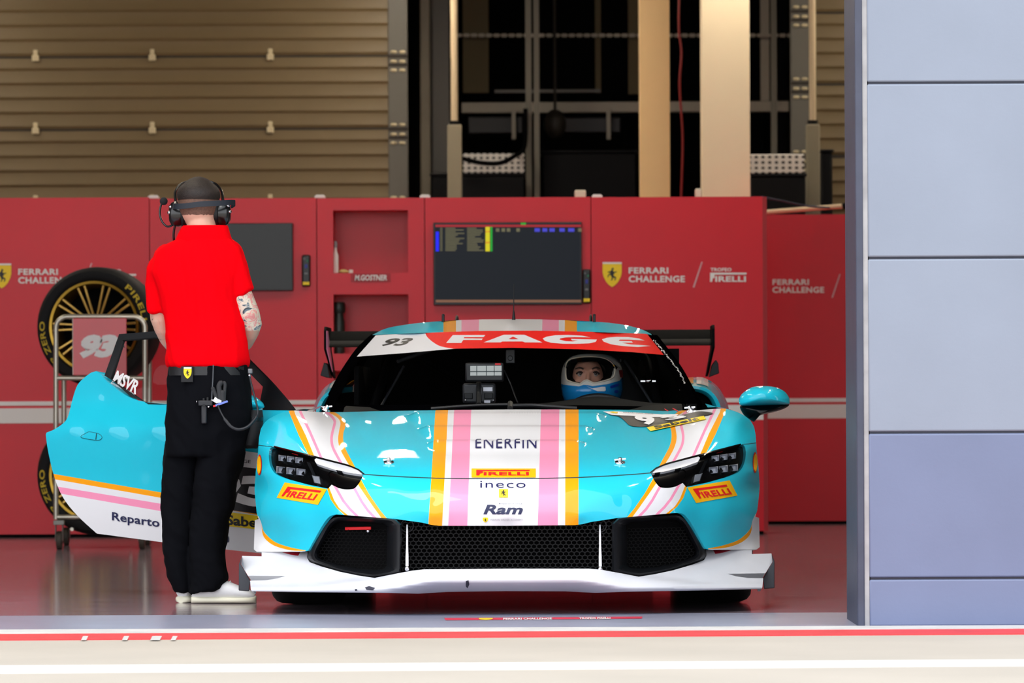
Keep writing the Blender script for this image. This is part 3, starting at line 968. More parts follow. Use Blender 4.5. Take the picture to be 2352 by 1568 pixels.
b_ = MB(); srect(b_, 1001, 532, 1008, 577); b_.build('position_column', emis('scr_blue', (10, 20, 240)), tv2, fix=False)
b_ = MB(); srect(b_, 1115, 521, 1125, 577); b_.build('class_column', emis('scr_yellow', (200, 190, 10)), tv2, fix=False)
b_ = MB(); srect(b_, 1126, 521, 1131, 577); b_.build('status_column', emis('scr_green', (10, 150, 40)), tv2, fix=False)
b_ = MB(); srect(b_, 1196, 511, 1208, 516); b_.build('status_flag', emis('scr_green', (10, 150, 40)), tv2, fix=False)
M_stx = emis('scr_text', (96, 92, 66))
cols = [MB(), MB(), MB()]
for k in range(14):
    y = 523 + k * 3.9
    srect(cols[0], 1011, y, 1016, y + 2.2); srect(cols[1], 1023, y, 1023 + 20 + random.random() * 24, y + 2.2); srect(cols[2], 1073, y, 1073 + 18 + random.random() * 22, y + 2.2)
for c in cols: c.build('entry_column', M_stx, tv2, fix=False)
for x in (1139, 1152, 1164, 1186, 1328): b_ = MB(); srect(b_, x, 524, x + 8, 532); b_.build('time_cell', M_stx, tv2, fix=False)
b_ = MB()
for y, r in ((530, 3.5), (555, 3.5)): srect(b_, 1115, y, 1125, y + r)
b_.build('class_marks', emis('scr_pink', (200, 30, 60)), tv2, fix=False)
b_ = MB()
for x, w in ((1228, 12), (1246, 11), (1262, 12), (1285, 12), (1305, 14)): srect(b_, x, 524, x + w, 532)
b_.build('sector_times', emis('scr_violet', (60, 60, 190)), tv2, fix=False)
b_ = MB(); srect(b_, 1001, 688.5, 1335, 694); b_.build('ticker_bar', emis('scr_brown', (120, 82, 60)), tv2, fix=False)

def remote(px0, py0, px1, py1, label):
    a, b = P(px0, py0, WD - 0.03), P(px1, py1, WD - 0.03); y = a[1]
    t = empty('remote_control', ((a[0] + b[0]) / 2, y + 0.03, b[2]), 0, label, 'remote control', 'black remotes on the red partition')
    b_ = MB(); b_.box((a[0], y, a[2]), (b[0], y + 0.029, b[2])); b_.build('case', M_bezel, t, bevel=0.01)
    h = py1 - py0; w = px1 - px0
    def spot(nm, fx, fy, fw, fh, m):
        p, q = P(px0 + fx * w, py0 + fy * h, WD - 0.03), P(px0 + (fx + fw) * w, py0 + (fy + fh) * h, WD - 0.03)
        s = MB(); s.box((p[0], y - 0.003, p[2]), (q[0], y + 0.002, q[2])); s.build(nm, m, t, bevel=0.001)
    spot('label_band', 0.12, 0.85, 0.76, 0.10, M_yel)
    spot('button', 0.35, 0.30, 0.3, 0.12, mat('blue_button', (30, 40, 150), 0.4))
    spot('button', 0.55, 0.16, 0.22, 0.06, mat('green_button', (20, 120, 80), 0.4))
    spot('button', 0.2, 0.10, 0.2, 0.05, mat('grey_button', (120, 120, 124), 0.4))
    spot('button', 0.3, 0.56, 0.4, 0.06, MATS['grey_button'])
remote(693, 585, 713, 658, 'black remote with yellow band on the wall left of the niches')
remote(1338, 618, 1357, 697, 'black remote with yellow band at the edge of the timing screen')

# decal strip on the floor in front of the car
fs = empty('floor_sticker', G(1250, 1420), 0, 'thin red lettered sticker strip on the floor before the car', 'sticker')
b_ = MB(); b_.add([G(1024, 1424, .0035), (*G(1474, 1420, .0035),), G(1476, 1415.5, .0035), G(1020, 1418.5, .0035)], [(0, 1, 2, 3)]); b_.build('strip', mat('red_floor_vinyl', (205, 40, 70), 0.5), fs, fix=False)
def floor_shape(sh, q, mb): mb.add([G(a, b, .0045) for a, b in quad_map(np.array(sh[0]), q)], sh[1])
b_ = MB(); floor_shape(text_shape('FERRARI CHALLENGE', .03), [(1156, 1418.4), (1268, 1417.6), (1268, 1422), (1156, 1422.8)], b_); floor_shape(text_shape('TROFEO PIRELLI', .03), [(1330, 1417.1), (1402, 1416.6), (1402, 1420.8), (1330, 1421.4)], b_); b_.build('lettering', M_wht, fs, fix=False, smooth=False)
b_ = MB(); floor_shape((np.array(SHIELD), [tuple(range(len(SHIELD)))]), [(1100, 1418.6), (1132, 1418.4), (1132, 1423), (1100, 1423.2)], b_); b_.build('crest', M_yel, fs, fix=False, smooth=False)
# ================================================================== THE RACE CAR
car = empty('race_car', (CAR_X0, 0, 0), -CAR_A, 'cyan, white, orange and pink striped race car facing out of the garage', 'car')
M_cyan = mat('cyan_car_paint', (28, 198, 224), 0.5, coat=0.8, spec=0.15, coat_r=0.02)
M_cwhite = mat('white_car_paint', (232, 232, 235), 0.5, coat=0.75, spec=0.15, coat_r=0.02)
M_orange = mat('orange_car_paint', (255, 166, 4), 0.5, coat=0.7, spec=0.15, coat_r=0.02)
M_pink = mat('pink_car_paint', (248, 150, 186), 0.5, coat=0.7, spec=0.15, coat_r=0.02)
M_gap = mat('panel_gap', (20, 52, 60), 0.6)
M_gloss = mat('gloss_black', (5, 5, 6), 0.2, spec=0.25)
M_pblk = mat('pillar_black', (3, 3, 4), 0.6, spec=0.0)
M_satin = mat('satin_black', (12, 14, 18), 0.42, spec=0.35)
M_carbon = mat('dark_carbon', (14, 15, 16), 0.6, spec=0.02, bump=(260, 0.3, 0.001))
M_rubber = mat('tyre_rubber', (14, 14, 16), 0.7, spec=0.3)
M_chrome = mat('chrome', (215, 215, 220), 0.12, metal=1.0)
M_int = mat('cabin_black', (4, 4, 5), 0.8, spec=0.1)
M_navy = mat('navy_vinyl', (14, 16, 84), 0.45)
M_rvin = mat('red_vinyl', (226, 20, 30), 0.4)
M_ovin = mat('orange_vinyl', (255, 186, 0), 0.4)
M_svin = mat('sun_strip_red', (252, 22, 12), 0.5, coat=0.4, spec=0.15)
M_swht = mat('sun_strip_white', (240, 240, 244), 0.5, coat=0.4, spec=0.15)
PAINT = [M_cyan, M_cwhite, M_orange, M_pink, M_gap, M_gloss]

def mir(px, py):
    x, y = level(px, py)
    c = 1163.0 + (1207 - py) * 0.010
    return lean(2 * c - x, y)
def mx(px, py): return mir(px, py)[0]
def ML(poly): return [mir(a, b) for a, b in poly]
def both(poly, mi): return [(poly, mi), (ML(poly), mi)]
def ribbon(center, w):
    """strip polygon of width w along a line"""
    c = [np.array(p, float) for p in center]; l, r = [], []
    for i, p in enumerate(c):
        t = c[min(i+1, len(c)-1)] - c[max(i-1, 0)]; t /= np.linalg.norm(t); n = np.array([-t[1], t[0]])
        l.append(p + n * w / 2); r.append(p - n * w / 2)
    return l + r[::-1]

BODY = [(1162,1207,.085),(1162,1185,.06),(1162,1160,.07),(1162,1130,.095),(1162,1100,.145),(1162,1080,.22),(1162,1060,.33),(1162,1030,.55),(1162,1000,.81),(1162,970,1.10),(1164,940,1.42),
 (1330,1205,.09),(1330,1185,.07),(1330,1150,.085),(1330,1100,.155),(1330,1060,.34),(1330,1000,.83),(1330,940,1.45),
 (1430,1189,.11),(1430,1150,.12),(1430,1097,.19),(1430,1060,.36),(1430,1010,.74),(1430,970,1.12),(1430,941,1.48),
 (1500,1183,.16),(1500,1130,.18),(1490,1088,.245),(1500,1050,.44),(1500,1000,.86),(1500,960,1.25),(1500,941,1.55),
 (1560,1177,.23),(1560,1140,.25),(1560,1090,.31),(1560,1060,.42),(1560,1010,.73),(1560,970,1.08),(1560,942,1.5),
 (1605,1225,.35),(1605,1180,.33),(1605,1140,.34),(1605,1100,.38),(1605,1050,.47),(1605,1000,.70),(1605,960,.97),(1600,942,1.25),
 (1660,1255,.48),(1660,1200,.44),(1660,1140,.44),(1660,1090,.475),(1660,1040,.56),(1660,990,.74),(1660,955,.92),(1660,938,1.07),
 (1700,1258,.60),(1700,1200,.56),(1700,1140,.55),(1700,1080,.59),(1700,1030,.66),(1700,990,.80),(1700,960,.94),(1700,949,1.03),
 (1735,1258,.68),(1735,1190,.68),(1735,1140,.72),(1735,1080,.745),(1735,1030,.81),(1735,1000,.91),(1733,984,1.0),
 (1743,1250,.74),(1743,1195,.76),(1744,1120,.86),(1742,1070,.87)]
LOUV = [(954, 984, 1398), (985, 1016, 1372), (1018, 1042, 1352)]
def relief(q):
    z = np.zeros(len(q))
    for top, bot, tip in LOUV:
        t = np.where(q[:, 1] >= top, np.clip((bot - q[:, 1]) / (bot - top), 0, 1), np.clip((q[:, 1] - top + 4.0) / 4.0, 0, 1))
        t = t * t * (3 - 2 * t)
        c = 1164.0
        hw = tip - c
        lat = np.clip((hw - np.abs(q[:, 0] - c) - 14 * (1 - t)) / 30.0, 0, 1)
        z += 0.015 * t * lat * lat * (3 - 2 * lat)
    # shoulder crease over the bumper lip
    return np.stack([0 * z, 0 * z, z], 1)
body_skin = Skin(TPS(BODY, mx, 3e-3), relief)
body_plain = Skin(body_skin.d, None)

HLR = cr([(1495,1087),(1507,1076),(1530,1066)],4) + [(1605,1046),(1700,1021)] + cr([(1706,1021),(1711,1026),(1713,1044),(1708,1067),(1695,1084),(1666,1096)],4) + [(1623,1108),(1576,1118),(1568,1109)] + cr([(1552,1117),(1538,1120),(1524,1120),(1514,1117),(1504,1105)],4)
HLL = ML(HLR)
INTAKE_TOP = [(1420,1189),(1490,1183),(1545,1178)] + cr([(1558,1177.5),(1572,1182),(1586,1199),(1602,1227),(1619,1258)],4)
SIL = [(1735,1186),(1739.5,1171),(1743,1140),(1745,1116),(1742,1070),(1738,1036),(1736,1018),(1736,1000)] + cr([(1732,980),(1724,966),(1709,954),(1689,944.5),(1669,939),(1657,938),(1630,939.5),(1600,942)],3)
OUT_R = [(1162,1207),(1320,1205.5),(1337,1203.5),(1359,1198)] + INTAKE_TOP + [(1624,1261),(1638,1262),(1738,1261.5),(1745,1256),(1743.5,1189)] + SIL + [(1540,942.5),(1450,941),(1300,940),(1166,940)]
OUT = OUT_R + ML(OUT_R)[1:-1][::-1]
seam_r = [(1162,1100.5),(1250,1099.5),(1330,1097.5),(1400,1094),(1460,1090),(1495,1087)]
FSEAM_R = [(1705,1021),(1720,1020),(1737,1017.5)]

def shell(name, keep_upper):
    """clamshell hood (above the seam) or bumper (below it)"""
    up_r = seam_r + [(1507,1076),(1530,1066),(1605,1046),(1700,1021)] + FSEAM_R[1:]
    cut = up_r[::-1] + ML(up_r)[1:]
    if keep_upper:
        o = [p for p in OUT]
        # upper outline: right silhouette above the seam, cowl, left silhouette
        sil = [q for q in OUT_R[OUT_R.index((1743.5,1189)):] if q[1] < 1017]
        outl = up_r + sil + ML(sil)[::-1] + ML(up_r)[::-1]
    else:
        a = OUT_R[:OUT_R.index((1743.5,1189)) + 1] + [q for q in OUT_R[OUT_R.index((1743.5,1189)) + 1:] if q[1] > 1018]
        lo = [(1737,1017.5)] + FSEAM_R[:-1][::-1]
        hl = HLR[HLR.index((1700,1021)):]
        right = a + lo + hl + [(1495,1087)] + seam_r[::-1][1:-1]
        outl = right + ML(right)[1:][::-1]
    R = []
    band = [(661,939),(686,999),(709.4,1045.5),(721,1049.5)]
    inner_in = cr([(755,945),(767.8,946.3),(778,952),(789.6,962.3),(794,971),(793,981),(789,993),(788.4,1010),(793,1029),(806.8,1056),(826,1092)], 4)
    inner_out = cr([(735,944),(754,948.5),(766.6,953),(778,962),(782,972.6),(779.5,986),(776.6,1007),(779.5,1025),(790,1048),(812,1084)], 4)
    if keep_upper:
        white = [(661,925),(661,939),(686,999),(709.4,1047)] + [(720,1070),(815,1110)] + inner_in[::-1] + [(740,925)]
        R += both(white, 1)
        R += both([(661,925),(661,939),(686,999),(709.4,1046),(712,1056),(722,1052),(721.8,1047),(702,999),(678,951),(674.8,939),(675,925)], 2)
        R += both(inner_in + [(815,1100)] + inner_out[::-1] + [(735,925),(755,925)], 2)
        R += both(ribbon([(687,925),(687,939),(712,992),(738.5,1053),(748,1075)], 6), 3)
        R += both(ribbon(cr([(748,946),(757.4,951.5),(766.6,962.3),(769,969.5),(766.6,980.7),(763,995),(761.5,1009),(764.5,1027),(776.6,1051),(796,1085)], 4), 6), 3)
    else:
        white = [(747,1108),(759.4,1146.5),(773,1166),(792,1184),(800,1200),(895,1200)] + [(889,1190.7),(872.7,1171),(848,1135),(824.4,1092),(815,1085)]
        R += both(white, 1)
        R += both([(745,1100),(747,1108),(759.4,1146.5),(773,1166),(790,1181),(798,1190),(808,1190),(798,1182),(778.8,1166),(767.7,1149),(752,1109),(751,1100)], 2)
        R += both([(822,1085),(825,1094),(848,1135),(872.7,1171),(889,1190.7),(896,1200),(884,1200),(877,1190.7),(859,1166),(834,1130),(814,1100),(810,1092)], 2)
        R += both(ribbon([(760,1100),(771,1119),(788,1149),(803,1168),(817.5,1182),(826,1192)], 6), 3)
        R += both(ribbon([(800,1095),(812,1117.5),(831,1152),(845,1172),(859,1186.6),(868,1196)], 6), 3)
        flap = [(1735,1180),(1729,1193)] + cr([(1724,1213),(1710,1229),(1691,1242),(1657,1253),(1628,1259)], 4)
        R += both(flap + [(1620,1270),(1760,1270),(1760,1180)], 1)
        fl2 = cr([(1728,1196),(1724,1213),(1710,1229),(1691,1242),(1657,1253),(1626,1259)], 4)
        fl3 = cr([(1626,1260),(1657,1259),(1690,1251),(1712,1239),(1725,1222),(1728,1196)], 4)
        R += both(fl2 + fl3, 2)
    # centre stripes
    R.append(([(1044,930),(1030,1215),(1281,1215),(1290,930)], 1))
    R.append(([(1002,930),(983,1215),(1030,1215),(1044,930)], 1))
    R.append(([(1290,930),(1281,1215),(1328,1215),(1329,930)], 1))
    R.append(([(1044,930),(1029,1215),(1073,1215),(1083,930)], 3))
    R.append(([(1243,930),(1235,1215),(1281,1215),(1285,930)], 3))
    R.append(([(1001,930),(983.5,1215),(1015,1215),(1030,930)], 2))
    R.append(([(1298.5,930),(1298,1215),(1328.5,1215),(1329,930)], 2))
    if keep_upper:
        s2 = [(p[0], p[1] - 1.3) for p in seam_r]
        R.append((ribbon(s2, 2.4), 4)); R.append((ribbon(ML(s2), 2.4), 4))
        f2 = [(p[0], p[1] - 0.9) for p in FSEAM_R]
        R.append((ribbon(f2, 1.8), 4)); R.append((ribbon(ML(f2), 1.8), 4))
    lines = []
    if keep_upper:
        hb = [(1493,1086),(1507,1074.6),(1530,1064.6),(1605,1044.6),(1702,1019.6)]
        R.append((ribbon(hb, 3.2), 5)); R.append((ribbon(ML(hb), 3.2), 5))
        for top, bot, tip in LOUV:
            for yy in (top - 4, top - 2, top, top + 5):
                lines.append([(2 * 1164 - tip - 4, yy), (tip + 4, yy)])
    pts, tris, m = tri_region(outl, 6.0, R, (), lines)
    return skin_mesh(name, body_skin, pts, tris, m, PAINT, car, rim=0.03)
hood = shell('hood', True)
bumper = shell('front_bumper', False)

# ---- decals
def decal(name, items, skin, m, parent, off=0.0022, step=7):
    """items: [(shape, quad)] laid on a skin"""
    b_ = MB(); N = []
    for sh, q in items:
        v = quad_map(np.array(sh[0], float), q)
        v, f = subdiv(v, sh[1], step)
        p = skin.at(v, off); n = skin.normal(v)
        f2 = []
        for t in f:
            a, b, c = p[t[0]], p[t[1]], p[t[2]]
            f2.append(t if np.cross(b - a, c - a) @ n[t[0]] > 0 else t[::-1])
        b_.add(p, f2); N.append(n)
    return b_.build(name, m, parent, local=True, fix=False, normals=np.vstack(N))
def bq(x0, y0, x1, y1): return [(x0, y0), (x1, y0), (x1, y1), (x0, y1)]
SHP = (np.array(SHIELD), [tuple(range(len(SHIELD)))])
HRS = poly_shape([HORSE])
decal('lettering', [(text_shape('ENERFIN', 0.0, 0, 1.12), bq(1092, 1016, 1232, 1033))], body_skin, M_navy, hood, 0.003)
decal('sticker', [(UNIT, bq(1083, 1076.5, 1230.5, 1097))], body_skin, M_ovin, hood, 0.002)
decal('lettering', [(pirelli_word(), bq(1094, 1080.5, 1217, 1093))], body_skin, M_rvin, hood, 0.0035)
decal('lettering', [(text_shape('ineco', -0.005, 0, 1.1), bq(1103, 1105, 1207, 1120.5))], body_skin, M_navy, bumper)
decal('badge', [(UNIT, bq(1146, 1123.5, 1167, 1143))], body_skin, M_yel, bumper, 0.003)
decal('badge_horse', [(HRS, bq(1150, 1126, 1163, 1140))], body_skin, M_blkv, bumper, 0.005)
decal('lettering', [(text_shape('Ram', 0.03, 0.25, 1.0), bq(1110, 1159, 1201, 1181))], body_skin, mat('dark_navy_vinyl', (26, 32, 74), 0.45), bumper)
decal('lettering', [(text_shape('Reparto Corse', 0.0, 0, 1.0), bq(1146, 1155.5, 1200, 1158.5))], body_skin, MATS['dark_navy_vinyl'], bumper)
decal('lettering', [(text_shape('FERRARI DRIVER ACADEMY', 0.0, 0, 1.0), bq(1127, 1191, 1201, 1195))], body_skin, mat('grey_vinyl', (175, 175, 180), 0.5), bumper)
decal('crest', [(SHP, bq(1109, 1187.5, 1121, 1199))], body_skin, M_yel, bumper, 0.003)
decal('crest_horse', [(HRS, bq(1112, 1189.5, 1118, 1197))], body_skin, M_blkv, bumper, 0.005)
# stickers under the lamps
SQ = [(1578,1119.5),(1675,1103),(1693,1138),(1598,1155)]
def lipped(q, dx): return q
for s, q in ((0, SQ), (1, [mir(*SQ[1]), mir(*SQ[0]), mir(*SQ[3]), mir(*SQ[2])])):
    decal('sticker', [(UNIT, q)], body_skin, M_ovin, bumper, 0.002)
    qa = np.array(q, float); c = qa.mean(0)
    inner = [tuple(c + (p - c) * (0.80, 0.62)) for p in qa]
    decal('lettering', [(pirelli_word(), inner)], body_skin, M_rvin, bumper, 0.0035)
for q in (1, -1):
    e = [(1731,1060)]
    ov = [(1733.5 + 5.5 * math.cos(t), 1062 + 24 * math.sin(t)) for t in np.linspace(0, 2 * math.pi, 20, endpoint=False)]
    if q < 0: ov = ML(ov)
    a = np.array(ov); lo, hi = a.min(0), a.max(0); u = (a - lo) / (hi - lo); u[:, 1] = 1 - u[:, 1]
    bq4 = bq(lo[0], lo[1], hi[0], hi[1]); bq5 = bq(lo[0] + 1, lo[1] + 3.5, hi[0] - 1, hi[1] - 3.5)
    decal('oval_sticker', [((u, [tuple(range(20))]), bq4)], body_skin, M_rvin, bumper, 0.002, 4)
    decal('oval_sticker_face', [((u, [tuple(range(20))]), bq5)], body_skin, M_ovin, bumper, 0.0035, 4)
# number panel on the hood
blk = cr([(1395,954),(1420,957),(1435,968),(1446,978),(1465,981),(1500,979.5),(1560,969),(1600,960),(1637,951.5),(1625,947),(1605,946),(1580,951),(1550,957),(1500,957),(1440,954.5)], 3, True)
decal('number_panel', [(poly_shape([[(a, b) for a, b in blk]]), [(0,1),(1,1),(1,0),(0,0)])], body_plain, M_blkv, hood, 0.003, 8) if False else None
def px_shape(polys):
    """closed outlines in picture pixels -> shape + quad"""
    v, f = poly_shape(polys)
    lo, hi = v.min(0), v.max(0)
    u = (v - lo) / (hi - lo); u[:, 1] = 1 - u[:, 1]
    return (u, f), bq(lo[0], lo[1], hi[0], hi[1])
decal('number_panel', [px_shape([blk])], body_skin, M_blkv, hood, 0.003, 8)
wht = [(1385,947),(1420,947),(1470,950),(1520,954),(1560,953),(1550,959),(1500,960),(1450,957),(1405,955)]
decal('number_panel_head', [px_shape([wht])], body_skin, M_wht, hood, 0.0045, 8)
decal('crest', [px_shape([[(1399,949),(1409,947.8),(1419,949.5),(1418,951.8),(1408,951.5)]])], body_skin, M_yel, hood, 0.006, 8)
decal('lettering', [(text_shape('FERRARI CHALLENGE', 0.0), [(1431,949),(1500,952),(1500,954.6),(1431,951)])], body_skin, M_blkv, hood, 0.006, 8)
decal('number', [(text_shape('9', 0.05), [(1450,956.5),(1497,957),(1512,976),(1478,979)]), (text_shape('3', 0.05), [(1512,961),(1572,955.5),(1580,961),(1535,968)])], body_skin, M_wht, hood, 0.0055, 6)
decal('sticker', [px_shape([[(1485,983.5),(1617,957),(1622,964.5),(1494,992)]])], body_skin, M_yel, hood, 0.0045, 8)
decal('lettering', [(text_shape('Sabelt', 0.03), [(1500,981.5),(1604,960),(1608,966.5),(1506,988)])], body_skin, M_blkv, hood, 0.006, 6)

# hood pins
for px, py in ((893,1062),(1424,1062),(748,940.5),(1587,942)):
    p = body_skin.at([(px, py)])[0]; n = body_skin.normal([(px, py)])[0]
    b_ = MB(); b_.tube([p - n*0.004, p + n*0.004, p + n*0.006], [0.022, 0.020, 0.0], 16); b_.tube([p, p + n*0.012, p + n*0.02], [0.009, 0.009, 0.006], 10)
    b_.bar(p + n*0.011 - np.array([0.022, 0, 0]), p + n*0.011 + np.array([0.022, 0, 0.004]), 0.006, 0.006)
    b_.build('hood_pin', M_chrome, hood, local=True)

# ---- headlights
M_lens = glass_mat('lamp_cover', (225, 228, 232), 0.55)
M_drl = mat('white_running_light', (206, 208, 216), 0.25, coat=0.5)
M_lamp = mat('lamp_reflector', (210, 212, 220), 0.25, metal=0.35, coat=0.5)
for side in (0, 1):
    W_ = (lambda q: q) if not side else ML
    hl = W_(HLR)
    root = None
    deep = Skin(lambda q: body_skin.d(q) + 0.035 + 0.02 * np.sin(q.reshape(-1, 2)[:, 0] * 0.09) * 0)
    pts, tris, m = tri_region(hl, 8.0)
    root = skin_mesh('headlight', deep, pts, tris, m, M_gloss, car)
    # wall between body edge and bowl
    b_ = MB(); r0 = body_skin.at(resample(hl, 8)); r1 = deep.at(resample(hl, 8)); b_.loft([r0, r1], True, False); b_.build('bowl_edge', M_gloss, root, local=True, fix=False)
    drl = W_(cr([(1498,1086),(1507,1077),(1530,1067.5),(1565,1058)],4)[:-1] + [(1565,1058),(1604,1048),(1608,1051),(1603,1060),(1590,1065),(1565,1073),(1530,1081.5)])
    sk = Skin(lambda q: body_skin.d(q) + 0.006)
    pts, tris, m = tri_region(drl, 8.0); skin_mesh('running_light', sk, pts, tris, m, M_drl, root, rim=0.02)
    duct = W_(cr([(1500,1090),(1530,1084),(1560,1077),(1575,1082),(1570,1100),(1556,1113),(1525,1117),(1512,1112)],4,True))
    sd = Skin(lambda q: body_skin.d(q) + 0.14)
    b_ = MB(); b_.loft([Skin(lambda q: body_skin.d(q) + 0.03).at(duct), sd.at(duct)], True, False); b_.add(sd.at(duct), [tuple(range(len(duct)))]); b_.build('brake_duct', M_int, root, local=True)
    for (x0, y0, x1, y1, sh) in ((1634,1047,1692,1061,-8),(1628,1073,1697,1089,-8)):
        n_ = 3
        for k in range(n_):
            xa = x0 + (x1 - x0) * k / n_; xb = x0 + (x1 - x0) * (k + 0.92) / n_
            ya = y0 + sh * k / n_
            q = W_([(xa, ya), (xb, ya + sh / n_), (xb, ya + sh / n_ + (y1 - y0)), (xa, ya + (y1 - y0))])
            c = np.mean(q, 0)
            rings = []
            for sc_, dy in ((1.0, 0.034), (1.0, 0.022), (0.86, 0.016), (0.7, 0.026), (0.45, 0.030)):
                qq = [c + (np.array(p) - c) * sc_ for p in resample(q, 5)]
                rings.append(Skin(lambda z, dy=dy: np.full(len(np.asarray(z).reshape(-1, 2)), float(body_skin.d([c])[0]) + dy)).at(qq))
            b_ = MB(); b_.loft(rings, True, True); b_.build('lamp_cell', M_lamp, root, local=True, auto=30)
    q = W_([(1596,1090),(1614,1086),(1608,1105),(1592,1109)]); b_ = MB(); b_.loft([Skin(lambda z: body_skin.d(z) + 0.034).at(q), Skin(lambda z: body_skin.d(z) + 0.02).at([np.mean(q, 0) + (np.array(p) - np.mean(q, 0)) * 0.8 for p in q])], True, True); b_.build('side_lamp', M_lamp, root, local=True)
    q = W_([(1618,1058),(1626,1056),(1600,1113),(1592,1115)]); b_ = MB(); b_.loft([Skin(lambda z: body_skin.d(z) + 0.036).at(q), Skin(lambda z: body_skin.d(z) + 0.024).at(q)], True, True); b_.build('divider', M_satin, root, local=True)
    q = W_([(1646,1036),(1660,1032),(1660,1037),(1646,1041)]); b_ = MB(); b_.loft([Skin(lambda z: body_skin.d(z) + 0.034).at(q), Skin(lambda z: body_skin.d(z) + 0.03).at(q)], True, True); b_.build('side_marker', M_rvin, root, local=True)
    lens_px = W_([(1610,1046)] + HLR[HLR.index((1700,1021)):HLR.index((1623,1108)) + 1] + [(1578,1116.5)])
    pts, tris, m = tri_region(lens_px, 8.0); skin_mesh('lens', Skin(lambda q: body_skin.d(q) - 0.002), pts, tris, m, M_lens, root)

# ---- grille and intakes
gz = lambda py, y: C(1160, py, y)[2]
b_ = MB(); a, e = C(900, 1190, 0.30), C(1425, 1330, 0.30)
b_.box((a[0], 0.30, e[2]), (e[0], 0.32, a[2])); b_.build('grille_backing', M_int, car, local=True)
b_ = MB()
def hexes(b_, px0, px1, py0, py1, y, rx, rz, w, depth, inside=None):
    a, e = C(px0, py0, y), C(px1, py1, y)
    nx = int((e[0] - a[0]) / (rx * 1.732)) ; nz = int((a[2] - e[2]) / (rz * 1.5))
    for j in range(nz + 1):
        for i in range(nx + 1):
            cx = a[0] + (i + 0.5 * (j % 2)) * rx * 1.732; cz = a[2] - j * rz * 1.5
            if inside and not inside(cx, cz): continue
            A = [(cx + rx * math.cos(math.pi/2 + k*math.pi/3), cz + rz * math.sin(math.pi/2 + k*math.pi/3)) for k in range(6)]
            B = [(cx + (rx - w) * math.cos(math.pi/2 + k*math.pi/3), cz + (rz - w) * math.sin(math.pi/2 + k*math.pi/3)) for k in range(6)]
            vs = [(p[0], y, p[1]) for p in A] + [(p[0], y, p[1]) for p in B] + [(p[0], y + depth, p[1]) for p in B]
            b_.add(vs, [(k, (k+1) % 6, 6 + (k+1) % 6, 6 + k) for k in range(6)] + [(6 + k, 6 + (k+1) % 6, 12 + (k+1) % 6, 12 + k) for k in range(6)])
hexes(b_, 912, 1406, 1196, 1312, 0.155, 0.0118, 0.0095, 0.0021, 0.012)
b_.build('grille', mat('grille_mesh_black', (6, 7, 9), 0.4, spec=0.18), car, local=True, fix=False, auto=20)
for q0, q1 in (((935,1205),(935,1303)),((1378,1205),(1379,1304))):
    p0, p1 = C(q0[0], q0[1], 0.13), C(q1[0], q1[1], 0.06)
    root = MB(); root.tube([p0, p0*0.75+p1*0.25, (p0+p1)/2, p0*0.25+p1*0.75, p1], [0.003, 0.004, 0.0042, 0.0058, 0.006], 10)
    o = root.build('splitter_stay', M_cwhite, car, local=True)
    b_ = MB(); b_.ball(p1 + (0, -0.004, -0.003), 0.010, 10, 8); b_.build('stay_bolt', M_chrome, o, local=True)
    b_ = MB(); b_.tube([C(q0[0], q0[1] + 2, 0.15) + 0.024 * np.array([math.cos(t), 0, math.sin(t)]) for t in np.linspace(0, 2*math.pi, 24, endpoint=False)], 0.003, 6, closed=True); b_.build('hole_ring', M_satin, o, local=True)

IN_OUT = [(1406,1202)] + INTAKE_TOP + cr([(1621.5,1266),(1622,1275),(1616,1285),(1591,1295)],3) + [(1547,1308),(1505,1317),(1467,1323),(1436,1317),(1406,1312)]
IN_IN = [(1440,1206)] + [(1448,1199),(1490,1196),(1545,1193),(1556,1195),(1570,1210)] + [(1585,1240),(1596,1262),(1597,1274),(1588,1281)] + [(1547,1294),(1505,1302),(1462,1305),(1446,1303),(1440,1296)]
def even(poly, n):
    p = [np.array(q, float) for q in poly] + [np.array(poly[0], float)]
    L = np.concatenate([[0], np.cumsum([np.linalg.norm(p[i+1] - p[i]) for i in range(len(p) - 1)])])
    out = []
    for s in np.linspace(0, L[-1], n, endpoint=False):
        i = np.searchsorted(L, s, side='right') - 1; t = (s - L[i]) / (L[i+1] - L[i]); out.append(p[i] * (1 - t) + p[i+1] * t)
    return out
def inty(q): q = np.asarray(q, float).reshape(-1, 2); return 0.085 + np.clip((q[:, 0] - 1406) / 214.0, 0, 1.2) ** 1.25 * 0.36
